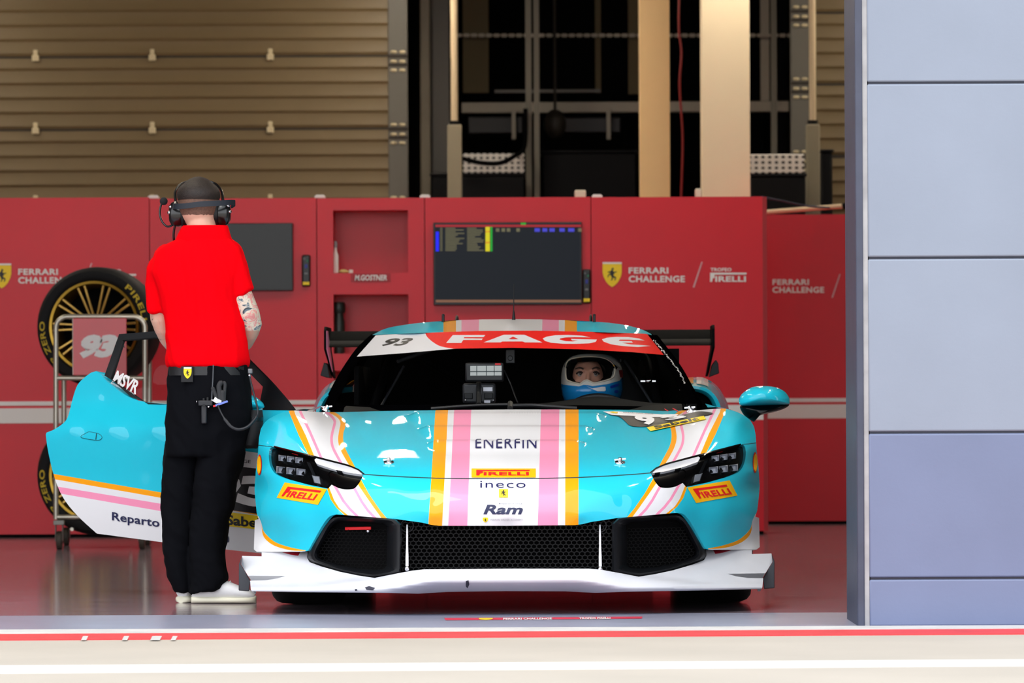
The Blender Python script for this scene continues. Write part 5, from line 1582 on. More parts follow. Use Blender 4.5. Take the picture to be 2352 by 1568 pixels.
for x in (0.35, -0.35):
    if x < 0: continue
    st = MB(); sec = [(0.26, 2.55, 0.25), (0.27, 2.95, 0.28), (0.27, 3.05, 0.6), (0.25, 3.15, 0.85), (0.14, 3.2, 1.02)]
    rings = []
    for hw, yy, z in sec: rings.append([(x - hw, yy - 0.06, z), (x - hw*0.7, yy + 0.02, z), (x, yy + 0.05, z), (x + hw*0.7, yy + 0.02, z), (x + hw, yy - 0.06, z), (x + hw, yy + 0.06, z - 0.02), (x - hw, yy + 0.06, z - 0.02)])
    st.loft(rings, True, True); st.build('seat', M_satin, car, local=True)
M_cage = mat('cage_tube', (5, 5, 6), 0.6, spec=0.03)
def cage(pts, r=0.019, nm='cage_tube', m=None): b_ = MB(); b_.tube(cr(pts, 5), r, 10); return b_.build(nm, m or M_cage, car, local=True)
cage([(-0.64, 2.10, 0.66), (-0.59, 2.46, 0.88), (-0.50, 2.84, 1.04), (0, 2.90, 1.075), (0.50, 2.84, 1.04), (0.59, 2.46, 0.88), (0.64, 2.10, 0.66)])
cage([(-0.64, 3.22, 0.2), (-0.62, 3.2, 0.85), (-0.52, 3.05, 1.08), (0, 3.05, 1.11), (0.52, 3.05, 1.08), (0.62, 3.2, 0.85), (0.64, 3.22, 0.2)])
cage([(-0.52, 3.0, 1.06), (0.60, 3.2, 0.4)], 0.016)
cage([(-0.52, 2.55, 0.99), (-0.30, 2.75, 1.07)], 0.008, 'cage_strut', mat('grey_strut', (60, 62, 66), 0.4))
cage([(-0.6, 2.5, 0.78), (-0.50, 2.7, 0.97)], 0.006, 'cage_strut', MATS['grey_strut'])
cage([(0.60, 2.5, 0.78), (0.47, 2.75, 0.99)], 0.006, 'cage_strut', MATS['grey_strut'])
b_ = MB(); p = C(1490, 875, 2.35); b_.ball(p, (0.018, 0.01, 0.008), 10, 7); b_.bar(p - (0.035, 0, 0), p + (0.03, 0, 0), 0.008, 0.006); b_.build('cage_clip', M_chrome, car, local=True)
# display unit and control box on the dashboard
YD = 2.05
def crect(px0, py0, px1, py1, y, t, b_=None, sk=0):
    b_ = b_ or MB(); a, e = C(px0, py0, y), C(px1, py1, y)
    b_.box((a[0], y, e[2]), (e[0], y + t, a[2])); return b_
scr = crect(1068, 833, 1157, 876, YD, 0.03).build('camera_display', mat('display_case', (26, 27, 30), 0.4), car, local=True, bevel=0.008)
crect(1080, 840, 1152, 862, YD - 0.002, 0.004).build('display_screen', mat('display_lit', (20, 20, 22), 0.3, emit=(196, 202, 200), emit_s=0.35), scr, local=True)
crect(1137, 834, 1150, 838, YD - 0.003, 0.004).build('display_tab', M_rvin, scr, local=True)
crect(1080, 852, 1152, 854, YD - 0.003, 0.004).build('display_line', mat('display_dark_line', (70, 80, 82), 0.4), scr, local=True)
for x in (1094, 1116, 1134): crect(x, 840, x + 2, 862, YD - 0.003, 0.004).build('display_line', MATS['display_dark_line'], scr, local=True)
cb = crect(1062, 880, 1138, 926, YD + 0.02, 0.08).build('control_box', mat('control_grey', (38, 39, 43), 0.45), car, local=True, bevel=0.01)
crect(1110, 889, 1131, 898, YD + 0.018, 0.004).build('box_label', mat('pale_label', (215, 216, 226), 0.5), cb, local=True)
crect(1112, 919, 1126, 925, YD + 0.018, 0.004).build('box_label', MATS['pale_label'], cb, local=True)
for x in (1066, 1112): crect(x, 902, x + 20, 916, YD + 0.016, 0.006).build('box_switch', M_satin, cb, local=True, bevel=0.004)
crect(1096, 901, 1100, 910, YD + 0.012, 0.01).build('box_key', M_rvin, cb, local=True)
for x, y in ((1069, 919), (1133, 919), (1100, 891)): b_ = MB(); b_.ball(C(x, y, YD + 0.018), 0.004, 8, 6); b_.build('box_screw', M_chrome, cb, local=True)
b_ = MB(); p0 = C(1100, 930, 1.9); b_.tube([p0, C(1100, 880, YD + 0.05)], 0.012, 8); b_.tube(cr([C(1158, 850, YD), C(1172, 880, YD), C(1185, 915, 1.95), C(1190, 925, 1.9)], 5), 0.003, 6); b_.build('display_stalk', M_satin, scr, local=True)
b_ = MB(); p = C(1172, 818, 2.35); b_.box(p + (-0.02, 0, -0.03), p + (0.02, 0.03, 0.03)); b_.tube([p + (0, -0.004, -0.008), p + (0, 0.002, -0.008)], 0.012, 12); b_.build('cabin_camera', mat('camera_grey', (40, 41, 44), 0.4), car, local=True, bevel=0.005)

# ---- open left door
def dy(px, py):
    t = (620 - px) / 515.0
    b = np.interp(py, [770, 860, 930, 985, 1010, 1090, 1180, 1260], [0.10, 0.05, 0.035, -0.035, -0.03, 0.0, 0.02, 0.06])
    return 1.42 + 0.62 * t + b
DC = [(x, y, float(dy(x, y))) for x in (90, 160, 250, 350, 450, 560, 680) for y in (770, 860, 930, 985, 1010, 1090, 1180, 1265)]
door_skin = Skin(TPS(DC, None, 3e-3))
D_OUT = cr([(387,928),(328,921.5),(288,907),(247.5,877),(231,858.6)],4)[:-1] + [(231,858.6),(221,852)] + cr([(210,855),(195,866),(178,884),(167,915),(159,947),(150,967),(127,984.5),(107,993)],4) + cr([(105,998),(110,1033),(123,1089),(143,1139),(176,1182),(222.5,1225)],4) + [(375,1245),(577,1268),(640,1274),(650,1100),(662,985),(676,943),(605,940),(560,936)]
DR = [([(123,1088),(373,1131),(577,1167),(660,1181),(660,1300),(90,1300),(90,1082)], 1), ([(90,1082),(123,1088),(373,1131),(577,1167),(660,1181),(660,1195),(577,1180),(373,1143.5),(124,1100),(90,1094)], 2), ([(90,1110),(131,1117),(373,1157),(577,1193),(660,1206),(660,1224),(577,1210),(373,1174),(138,1133),(90,1125)], 3)]
pts, tris, m = tri_region(D_OUT, 9.0, DR)
ldoor = skin_mesh('door', door_skin, pts, tris, m, PAINT, car, rim=0.09)
tag(ldoor, 'open left door')
inner = Skin(lambda q: door_skin.d(q) + 0.085)
pts, tris, m = tri_region([tuple(np.array((370, 1070)) + (np.array(p) - (370, 1070)) * 0.97) for p in D_OUT], 22.0)
skin_mesh('door_inner_skin', inner, pts, tris, m, M_int, ldoor)
fr = [(273.5,767),(355,760.5),(480,775),(545,803),(567.5,821),(615,870.5),(677.6,938.5),(660,942),(603.6,941),(598,917.6),(603.6,887.7),(579,862.5),(556,842),(538,822),(478,792),(355,774.5),(281,781),(254,869),(300,911),(340,924),(387,929),(340,928),(240,862)]
pts, tris, m = tri_region(fr, 9.0); skin_mesh('door_window_frame', Skin(lambda q: door_skin.d(q) - 0.002), pts, tris, m, M_satin, ldoor, rim=0.03)
pn = [(276,775),(355,768),(478,785),(542,812),(600,880),(600,940),(387,928),(300,909),(252,870)]
pts, tris, m = tri_region(pn, 14.0); skin_mesh('door_window', Skin(lambda q: door_skin.d(q) + 0.012), pts, tris, m, glass_mat('polycarbonate', (232, 232, 232), 0.35), ldoor)
pane = Skin(lambda q: door_skin.d(q) + 0.008)
decal('lettering', [(text_shape('MSVR', 0.03, 0.1, 0.95), [(268,849),(322,876),(312,906),(257,876)]), (text_shape('MOTORSPORT VISION RACING', 0.02, 0.1), [(256,877),(311,904),(308,909),(254,880)])], pane, M_wht, ldoor, 0.0, 9)
decal('pane_emblem', [(HRS, bq(281, 790, 288, 799))], pane, M_blkv, ldoor, 0.0, 9)
hd = cr([(186,1003),(198,995),(206,992),(225,996),(232,1001),(233,1006),(226,1010),(205,1008)],4,True)
pts, tris, m = tri_region(hd, 7.0); dh = skin_mesh('door_handle', Skin(lambda q: door_skin.d(q) - 0.006), pts, tris, m, M_cyan, ldoor, rim=0.012)
b_ = MB(); b_.tube(Skin(lambda q: door_skin.d(q) - 0.002).at(hd), 0.0022, 6, closed=True); b_.build('door_handle_edge', M_gap, ldoor, local=True)
b_ = MB(); b_.tube(Skin(lambda q: door_skin.d(q) - 0.008).at([(222,995),(220,1009)]), 0.0018, 6); b_.build('door_handle_edge', M_gap, ldoor, local=True)
decal('lettering', [(text_shape('Reparto', 0.02, 0, 1.03), [(258,1175),(367,1191),(367,1216),(258,1200)])], door_skin, MATS['dark_navy_vinyl'], ldoor, 0.003, 9)
decal('lettering', [(text_shape('n', 0.02), [(514,1227),(526,1229),(526,1245),(514,1243)])], door_skin, MATS['dark_navy_vinyl'], ldoor, 0.003, 9)
decal('number_board', [(UNIT, [(440,1058),(640,1081),(640,1186),(440,1158)])], door_skin, M_blkv, ldoor, 0.003, 12)
decal('number_board_head', [(UNIT, [(440,1018),(640,1046),(640,1081),(440,1058)])], door_skin, M_wht, ldoor, 0.003, 12)
decal('lettering', [(text_shape('CHALLENGE', 0.01), [(500,1049),(577,1056),(577,1063),(500,1056)])], door_skin, M_blkv, ldoor, 0.0045, 9)
decal('number', [(text_shape('93', 0.06, 0.1), [(452,1076),(642,1098),(642,1172),(452,1148)])], door_skin, M_wht, ldoor, 0.0045, 10)
decal('sticker', [(UNIT, [(440,1165),(640,1189),(640,1220),(440,1198)])], door_skin, M_yel, ldoor, 0.005, 12)
decal('lettering', [(text_shape('Sabelt', 0.03), [(521,1180),(614,1191),(614,1213),(521,1204)])], door_skin, M_blkv, ldoor, 0.0065, 9)
lm = pillow('door_mirror', [(500,925),(510,908),(535,900),(568,904),(585,910),(600,921),(606,929),(604,937),(573,942),(505,938)], 1.34, 0.14, M_cyan, ldoor)
# ================================================================== PEOPLE
from mathutils import noise as mnoise
PD0 = 17.9
def M(px, py, dd=0.0): return P(px, py, PD0 + dd)
def skin_mat(name, base):
    m = mat(name, base, 0.5, vary=(30, 0.04))
    b = m.node_tree.nodes['Principled BSDF']
    b.inputs['Subsurface Weight'].default_value = 0.12
    b.inputs['Subsurface Radius'].default_value = (0.01, 0.004, 0.002)
    return m
M_skin = skin_mat('light_skin', (222, 172, 150))
M_shave = mat('cropped_hair', (112, 80, 66), 0.7, vary=(120, 0.25))
M_hair = mat('dark_brown_hair', (36, 26, 22), 0.6, bump=(220, 0.6, 0.004), vary=(90, 0.4))
def tattoo_mat(name, cols, scale):
    m = skin_mat(name, (222, 172, 150))
    nt = m.node_tree; b = nt.nodes['Principled BSDF']
    t = nt.nodes.new('ShaderNodeTexCoord')
    nz = nt.nodes.new('ShaderNodeTexNoise'); nz.inputs['Scale'].default_value = scale; nz.inputs['Detail'].default_value = 3; nz.inputs['Distortion'].default_value = 2.5
    nt.links.new(t.outputs['Object'], nz.inputs['Vector'])
    r = nt.nodes.new('ShaderNodeValToRGB'); e = r.color_ramp.elements
    e[0].position, e[0].color = 0.30, lin(cols[0]); e[1].position, e[1].color = 0.78, lin(cols[-1])
    for i, c in enumerate(cols[1:-1]):
        q = e.new(0.36 + 0.36 * i / max(1, len(cols) - 3)); q.color = lin(c)
    nt.links.new(nz.outputs['Fac'], r.inputs[0]); nt.links.new(r.outputs[0], b.inputs['Base Color'])
    return m
M_tat = tattoo_mat('colour_tattoo', [(40, 44, 52), (92, 112, 124), (222, 206, 188), (206, 196, 178), (216, 130, 130), (210, 190, 170), (70, 110, 96)], 17)
M_tat2 = tattoo_mat('black_line_tattoo', [(50, 52, 64), (200, 160, 144), (222, 172, 150), (216, 176, 156), (226, 178, 156), (52, 56, 72)], 14)
M_polo = mat('red_polo_cloth', (240, 0, 14), 0.9, spec=0.05, bump=(500, 0.15, 0.001))
M_trou = mat('navy_black_trousers', (8, 9, 14), 0.9, spec=0.1, bump=(400, 0.15, 0.001))
M_shoe = mat('white_shoe_leather', (226, 226, 228), 0.5, vary=(14, 0.06))
M_sole = mat('cream_sole', (226, 222, 200), 0.6)
M_badgey = MATS['yellow_vinyl']

def ring(py, x0, x1, hd, dd=0.0, n=28, e=2.3, lean_dd=0.0, dy=0.0):
    """closed ring seen between two columns at one row; hd = half depth"""
    a, b = M(x0, py, dd), M(x1, py, dd)
    c = (a + b) / 2; hw = np.linalg.norm(b - a) / 2
    out = []
    for k in range(n):
        t = 2 * math.pi * k / n
        cs, sn = math.cos(t), math.sin(t)
        x = math.copysign(abs(cs) ** (2 / e), cs); y = math.copysign(abs(sn) ** (2 / e), sn)
        out.append(c + np.array([hw * x, hd * y, dy * x]))
    return out
def wrinkle(o, amp, f, zf=1.0, seed=0.0):
    me = o.data
    n = len(me.vertices)
    co = np.empty(n * 3); me.vertices.foreach_get('co', co); co = co.reshape(-1, 3)
    no = np.empty(n * 3); me.vertices.foreach_get('normal', no); no = no.reshape(-1, 3)
    d = np.array([mnoise.noise(Vector((c[0] * f + seed, c[1] * f, c[2] * f * zf + c[0] * f * 0.8))) for c in co])
    d = (1 - np.abs(d) * 2.2) * 0.5
    me.vertices.foreach_set('co', (co + no * (d * amp)[:, None]).ravel()); me.update()

def finger_chain(mb, base, dirn, side, lens, r0, curl, palm_n):
    """tapered finger bending towards the palm"""
    p = np.array(base, float); d = np.array(dirn, float); d /= np.linalg.norm(d); pn = np.array(palm_n, float)
    pts, rs = [p], [r0]
    for i, L in enumerate(lens):
        a = curl * (0.6 + 0.5 * i)
        d = d * math.cos(a) + pn * math.sin(a); d /= np.linalg.norm(d)
        pn = pn - d * (pn @ d); pn /= np.linalg.norm(pn)
        pts.append(pts[-1] + d * L); rs.append(r0 * (0.92 - 0.1 * i))
    mb.tube(cr([tuple(q) for q in pts], 4), np.interp(np.linspace(0, len(pts) - 1, (len(pts) - 1) * 4 + 1), range(len(pts)), rs), 8)
    mb.ball(pts[-1], rs[-1] * 0.98, 8, 6)
def hand(mb, wrist, fwd, palm_n, curl=0.5, s=1.0, thumb=1):
    w = np.array(wrist, float); f = np.array(fwd, float); f /= np.linalg.norm(f)
    pn = np.array(palm_n, float); pn -= f * (pn @ f); pn /= np.linalg.norm(pn)
    a = np.cross(f, pn) * thumb
    rings = []
    for t, hw, hh in ((0.0, 0.026, 0.019), (0.03, 0.033, 0.016), (0.065, 0.041, 0.014), (0.092, 0.042, 0.012), (0.1, 0.038, 0.009)):
        c = w + f * t * s
        rings.append([c + a * hw * s * math.cos(q) + pn * hh * s * math.sin(q) for q in np.linspace(0, 2 * math.pi, 14, endpoint=False)])
    mb.loft(rings, True, True)
    for k, (off, l) in enumerate(((0.031, (0.040, 0.025, 0.019)), (0.011, (0.045, 0.028, 0.021)), (-0.010, (0.042, 0.026, 0.020)), (-0.030, (0.033, 0.020, 0.017)))):
        finger_chain(mb, w + f * 0.090 * s + a * off * s, f + a * off * 1.5, a, [x * s for x in l], 0.0088 * s, curl * (1 + 0.08 * k), pn)
    finger_chain(mb, w + f * 0.030 * s + a * 0.030 * s, f * 0.65 + a * 0.9 + pn * 0.25, a, [0.036 * s, 0.030 * s, 0.022 * s], 0.0105 * s, curl * 0.5, (pn * 0.6 - a * 0.5))

# ------------------------------------------------------------------ mechanic, seen from behind
b_ = MB()
TORSO = [(850,398,560,.105),(838,398,558,.112),(790,398,556,.108),(740,392,548,.108),(700,384,542,.112),(660,376,540,.116),(620,366,546,.11),(590,372,545,.098),(570,384,540,.082),(555,402,530,.068),(542,420,515,.058)]
b_.loft([ring(p, a, e, h) for p, a, e, h in TORSO], True, True)
b_.tube([M(468,560,.0), M(464,530,.02), M(460,498,.035), M(457,470,.05)], [0.068,0.060,0.057,0.055], 16)
hc = M(456, 468, .055)
b_.ball(hc, (0.083, 0.102, 0.105), 24, 16)
b_.ball(hc + (0.0, 0.035, -0.055), (0.062, 0.07, 0.06), 18, 10)           # jaw
b_.tube([hc + (0, 0.098, 0.0), hc + (0, 0.122, -0.03), hc + (0, 0.1, -0.042)], [0.010, 0.014, 0.009], 10)   # nose
for s in (-1, 1):
    b_.tube([hc + (s*0.03, 0.092, 0.018), hc + (s*0.015, 0.101, 0.018)], [0.008, 0.008], 8)
    b_.ball(hc + (s*0.083, 0.0, -0.012), (0.012, 0.022, 0.032), 10, 8)
b_.tube([hc + (-0.022, 0.092, -0.066), hc + (0, 0.101, -0.066), hc + (0.022, 0.092, -0.066)], 0.007, 8)
Rarm = [(510,590,0,.050),(530,630,-.004,.050),(556,685,-.018,.048),(571,722,-.015,.047),(578,744,.0,.043),(573,762,.04,.039),(562,785,.11,.036),(545,800,.18,.031),(528,803,.235,.027)]
Larm = [(400,600,.02,.050),(378,650,.028,.050),(367,700,.04,.047),(370,730,.05,.045),(377,752,.07,.042),(388,778,.11,.038),(404,800,.17,.033),(424,806,.225,.027)]
for arm in (Rarm, Larm): b_.tube([M(a, p, d) for a, p, d, r in arm], [r for *_, r in arm], 16)
hand(b_, M(526,803,.24), (-0.75, 0.6, 0.05), (-0.3, -0.2, -0.9), 0.55, 1.0, 1)
hand(b_, M(426,806,.23), (0.75, 0.6, 0.05), (0.3, -0.2, -0.9), 0.55, 1.0, -1)
for leg in ([(860,400,560,.10),(930,395,562,.105),(1000,392,555,.10),(1040,395,545,.09)],): b_.loft([ring(p, a, e, h) for p, a, e, h in leg], True, True)
b_.tube([M(425,1020,.04), M(416,1160,.045), M(410,1290,.05), M(418,1348,.055)], [.078,.058,.042,.028], 14)
b_.tube([M(508,1020,.0), M(494,1160,.0), M(481,1290,.0), M(474,1348,.0)], [.078,.058,.042,.028], 14)
b_.tube([M(420,1345,.06), M(422,1362,.09), M(430,1372,.13)], [.026,.024,.016], 12)
b_.tube([M(472,1345,.0), M(490,1362,-.005), M(525,1371,-.01)], [.028,.026,.018], 12)
man = b_.build('person', [M_skin, M_tat, M_tat2, M_shave], None)
remeshed(man, 0.0065, 3)
me = man.data
for m_ in (M_skin, M_tat, M_tat2, M_shave):
    if m_.name not in [x.name for x in me.materials if x]: me.materials.append(m_)
zc = lambda py: M(450, py)[2]
for p in me.polygons:
    c = p.center; mi = 0
    if c.z > zc(760) and c.z < zc(655) and c.x > M(525, 700)[0]: mi = 1
    elif c.z > zc(815) and c.z < zc(700) and c.x < M(392, 700)[0]: mi = 2
    elif c.z > zc(494) and c.y < hc[1] + 0.03: mi = 3
    p.material_index = mi
set_origin(man, (M(470, 1385)[0], PD0 - D, 0))
tag(man, 'man in red polo and black trousers standing with his back turned beside the open door', 'person')

b_ = MB()
for u in np.linspace(0, 1, 13)[:-1]: pass
rings = []
for t in np.linspace(0.02, 0.60, 12):
    a = math.pi * t
    rings.append([hc + np.array([0.089 * math.sin(a) * math.cos(q), 0.107 * math.sin(a) * math.sin(q), 0.111 * math.cos(a) + 0.050 * min(1, max(0, (t - 0.25) / 0.35))]) for q in np.linspace(0, 2 * math.pi, 36, endpoint=False)])
inner_ = [hc + (p - hc) * 0.93 for p in rings[-1]]
b_.loft(rings + [inner_], True, True)
hair = b_.build('hair', M_hair, man)

b_ = MB()
SH = [(842,392,563,.118),(838,386,568,.130),(825,384,570,.132),(795,388,566,.126),(760,385,562,.124),(725,378,556,.124),(690,370,551,.128),(655,360,551,.132),(625,350,556,.128),(600,354,556,.118),(580,364,552,.104),(565,380,545,.088),(554,398,534,.074),(546,412,522,.066)]
b_.loft([ring(p, a, e, h) for p, a, e, h in SH], True, True)
for arm, mx_ in ((Rarm[:3], [(460,572,0,.05),(500,580,0,.062),(522,598,0,.068),(531,620,-.004,.067),(540,645,-.010,.062),(552,668,-.016,.054),(557,677,-.018,.053)]), (Larm[:3], [(460,572,.01,.05),(425,582,.01,.06),(395,598,.015,.068),(375,628,.02,.069),(371,655,.028,.060),(368,690,.035,.053),(369,716,.04,.052)])):
    b_.tube([M(a, p, d) for a, p, d, r in mx_], [r for *_, r in mx_], 20)
shirt = b_.build('polo_shirt', M_polo, man)
remeshed(shirt, 0.0075, 6)
wrinkle(shirt, 0.020, 7, 0.4, 3.1); wrinkle(shirt, 0.006, 22, 0.45, 7.7)
b_ = MB()
cro = [ring(552, 402, 534, .072), ring(538, 408, 529, .072), ring(523, 416, 525, .071, .004), ring(518, 420, 523, .069, .006), ring(524, 423, 520, .064, .004), ring(545, 420, 522, .060)]
b_.loft(cro, True, False); b_.build('collar', M_polo, shirt)
b_ = MB()
HIP = [(830,392,563,.115),(842,389,567,.122),(880,388,570,.128),(920,386,574,.132),(955,384,577,.132),(990,383,572,.126),(1020,382,565,.118),(1045,382,558,.108)]
b_.loft([ring(p, a, e, h) for p, a, e, h in HIP], True, True)
LL = [(1010,383,468,.105),(1045,380,458,.100),(1090,378,452,.094),(1130,375,448,.088),(1165,373,444,.082),(1215,375,440,.078),(1265,378,438,.074),(1300,380,440,.072),(1325,386,441,.070),(1345,398,438,.066),(1356,401,437,.064)]
RL = [(1010,462,566,.105),(1045,456,560,.102),(1090,452,548,.096),(1130,448,539,.090),(1165,446,535,.084),(1190,443,524,.081),(1215,441,520,.079),(1265,438,518,.076),(1300,437,519,.075),(1320,438,522,.076),(1338,439,522,.073),(1356,438,512,.070)]
b_.loft([ring(p, a, e, h, .055) for p, a, e, h in LL], True, True)
b_.loft([ring(p, a, e, h, 0.0, dy=(0.016 if p > 1330 else 0)) for p, a, e, h in RL], True, True)
trou = b_.build('trousers', M_trou, man)
remeshed(trou, 0.0075, 3)
wrinkle(trou, 0.016, 7, 0.8, 1.7); wrinkle(trou, 0.006, 19, 1.1, 5.0)
b_ = MB(); b_.loft([ring(848,388,569,.127), ring(842,387,570,.129), ring(862,387,571,.131)][1:], True, False); b_.build('belt', mat('black_belt', (24, 25, 28), 0.5), trou)

def shoe(name, heel, ang, L, parent):
    """laced trainer, heel point on the floor, toe along ang"""
    f = np.array([math.cos(ang), math.sin(ang), 0]); a = np.array([-math.sin(ang), math.cos(ang), 0]); h = np.array(heel, float); h[2] = 0
    def section(u, hw, z0, z1, n=16, p=2.6):
        c = h + f * (u * L)
        out = []
        for k in range(n):
            t = 2 * math.pi * k / n; cs, sn = math.cos(t), math.sin(t)
            out.append(c + a * hw * math.copysign(abs(cs) ** (2/p), cs) + np.array([0, 0, (z0 + z1) / 2 + (z1 - z0) / 2 * math.copysign(abs(sn) ** (2/p), sn)]))
        return out
    b_ = MB()
    b_.loft([section(u, hw, 0.0, zt) for u, hw, zt in ((0.0,0.018,0.028),(0.03,0.031,0.03),(0.15,0.037,0.03),(0.4,0.038,0.028),(0.65,0.047,0.027),(0.82,0.047,0.027),(0.94,0.036,0.028),(0.99,0.02,0.03),(1.0,0.008,0.03))], True, True)
    s = b_.build(name, M_sole, parent, auto=50); tag(s, 'white shoe with cream sole')
    b_ = MB()
    b_.loft([section(u, hw, 0.018, zt, p=2.2) for u, hw, zt in ((0.005,0.014,0.075),(0.03,0.029,0.095),(0.12,0.035,0.10),(0.28,0.037,0.105),(0.42,0.039,0.102),(0.55,0.043,0.092),(0.68,0.045,0.078),(0.80,0.044,0.065),(0.90,0.037,0.054),(0.97,0.02,0.038),(0.985,0.01,0.034))], True, True)
    u_ = b_.build('upper', M_shoe, s)
    b_ = MB()
    for i, (u, z) in enumerate(((0.42,0.101),(0.48,0.097),(0.54,0.092),(0.60,0.086))):
        c = h + f * (u * L) + (0, 0, z)
        b_.tube([c - a * 0.022 + (0, 0, -0.007), c + (0, 0, 0.003), c + a * 0.022 + (0, 0, -0.007)], 0.003, 6)
    b_.build('laces', M_wht, s)
    return s
shoe('shoe', M(440, 1385, .0), -0.08, 0.265, man)
shoe('shoe', M(415, 1381, .03), 1.05, 0.27, man)

# cloth badge on the belt
b_ = MB(); q = [M(x, y, -.140) for x, y in ((416,841),(443,841),(443,877),(416,877))]; b_.add(q + [p + (0, 0.012, 0) for p in q], [(0,1,2,3),(0,4,5,1),(1,5,6,2),(2,6,7,3),(3,7,4,0)]); bp = b_.build('belt_badge', mat('black_badge', (16, 17, 20), 0.7), trou)
def mshape(name, sh, quad, dd, m, parent):
    v = quad_map(np.array(sh[0], float), quad); b_ = MB(); b_.add([M(x, y, dd) for x, y in v], sh[1]); return b_.build(name, m, parent, fix=False, smooth=False)
mshape('crest_shield', SHP, [(422,844),(440,844),(440,870),(421,869)], -.1425, M_yel, bp)
mshape('crest_horse', HRS, [(426,849),(436,849),(436,864),(426,863)], -.1445, M_blkv, bp)
mshape('crest_top', UNIT, [(422,843),(440,843),(440,846.5),(422,846.5)], -.144, M_wht, bp)

# ---- headset
hs = empty('headset', hc + (0, 0, -0.02), 0, 'black radio headset with boom microphone worn by the man in red', 'headset')
M_hs = mat('headset_black', (10, 10, 12), 0.28, coat=0.4)
M_hs2 = mat('headset_strap', (22, 30, 42), 0.6)
for s, cxy in ((-1, (404, 491)), (1, (514, 489))):
    c = M(*cxy, .05)
    b_ = MB(); rings = []
    for t, k in ((-0.5, 0.55), (-0.35, 0.85), (-0.1, 1.0), (0.25, 1.0), (0.45, 0.9), (0.5, 0.7)):
        rings.append([c + (-s * t * 0.055, 0.036 * k * math.cos(q), 0.052 * k * math.sin(q)) for q in np.linspace(0, 2 * math.pi, 24, endpoint=False)])
    b_.loft(rings, True, True); cup = b_.build('ear_cup', M_hs, hs)
    b_ = MB(); rings = []
    for t, k in ((0.42, 0.95), (0.55, 1.06), (0.72, 1.02), (0.8, 0.8)):
        rings.append([c + (-s * t * 0.055, 0.038 * k * math.cos(q), 0.054 * k * math.sin(q)) for q in np.linspace(0, 2 * math.pi, 24, endpoint=False)])
    b_.loft(rings, True, True); b_.build('ear_cushion', M_satin, cup)
    b_ = MB(); b_.ball(c + (s * 0.026, -0.016, 0.004), (0.008, 0.012, 0.008), 10, 7); b_.ball(c + (s * 0.02, -0.02, 0.028), (0.008, 0.008, 0.007), 10, 7); b_.build('adjuster', M_chrome, cup)
b_ = MB()
path = cr([M(398,476,.04), M(402,474,-.02), M(425,473,-.055), M(457,469,-.068), M(492,467,-.055), M(524,465,-.02), M(539,466,.03), M(532,472,.05)], 6)
rings = []
for i, p in enumerate(path):
    p = np.array(p); t = np.array(path[min(i+1, len(path)-1)]) - np.array(path[max(i-1, 0)]); t /= np.linalg.norm(t); n_ = np.cross(t, (0, 0, 1)); n_ /= np.linalg.norm(n_)
    rings.append([p + n_ * 0.003 + (0, 0, 0.011), p + n_ * 0.003 - (0, 0, 0.011), p - n_ * 0.003 - (0, 0, 0.011), p - n_ * 0.003 + (0, 0, 0.011)])
b_.loft(rings, True, True); b_.build('neckband', M_hs2, hs)
b_ = MB(); b_.tube(cr([M(404,466,.05), M(403,440,.08), M(420,422,.13), M(457,416,.15), M(492,422,.13), M(509,440,.08), M(512,466,.05)], 5), 0.006, 8, flat=1.6); b_.build('head_strap', M_hs, hs)
b_ = MB(); b_.tube(cr([M(396,517,.05), M(384,520,.06), M(372,508,.075), M(367,490,.09), M(369,474,.10), M(373,466,.105)], 6), 0.0042, 8); boom = b_.build('microphone_boom', M_hs, hs)
b_ = MB(); b_.ball(M(376,462,.11), 0.0165, 14, 9); b_.build('microphone_foam', mat('foam_black', (24, 26, 30), 0.9), boom)
b_ = MB(); b_.tube(cr([M(402,518,.04), M(399,535,.05), M(400,552,.06), M(410,580,.10)], 5), 0.005, 8); b_.build('headset_cable', M_hs, hs)
mshape('cup_logo', text_shape('RACE', 0.02), [(390,481),(404,472),(407,477),(393,486)], .005, M_wht, hs) if False else None

# ---- things carried on the trousers
rd = empty('two_way_radio', M(471, 950, -.15), 0, 'black radio clipped in the back pocket of the man in red, its coiled cord hanging', 'radio')
M_rad = mat('radio_black', (28, 30, 36), 0.45)
b_ = MB(); a, e = M(462, 928, -.158), M(475, 973, -.158); b_.box((a[0], a[1], e[2]), (e[0], a[1] + 0.024, a[2])); b_.build('radio_case', M_rad, rd, bevel=0.005)
b_ = MB(); a, e = M(455, 919, -.163), M(488, 932, -.163); b_.box((a[0], a[1], e[2]), (e[0], a[1] + 0.026, a[2])); b_.build('radio_head', M_rad, rd, bevel=0.004)
b_ = MB(); b_.tube([M(468,914,-.15), M(468,922,-.15)], 0.006, 10); b_.tube([M(477,912,-.15), M(477,922,-.15)], 0.006, 10); b_.tube([M(468,931,-.17), M(468,931,-.178)], 0.006, 10); b_.build('radio_knob', M_satin, rd)
b_ = MB(); b_.ball(M(479,934,-.176), (0.005, 0.004, 0.004), 8, 6); b_.ball(M(452,922,-.15), (0.003, 0.004, 0.006), 8, 6); b_.build('radio_stud', M_chrome, rd)
b_ = MB(); b_.tube(cr([M(490,838,-.142), M(489,870,-.146), M(487,900,-.152), M(486,925,-.158)], 5), 0.0028, 8); b_.build('radio_wire', mat('grey_wire', (66, 70, 76), 0.5), rd)
b_ = MB(); pts = cr([M(500,930,-.16), M(508,948,-.16), M(519,966,-.165), M(533,981,-.175), M(550,986,-.175), M(570,979,-.165), M(588,958,-.14), M(592,942,-.125), M(586,915,-.11), M(578,885,-.10), M(573,862,-.10)], 8)
b_.tube(pts, [0.0035] * 14 + [0.0065] * 36 + [0.004] * (len(pts) - 50), 8); b_.build('coiled_cord', M_rad, rd)
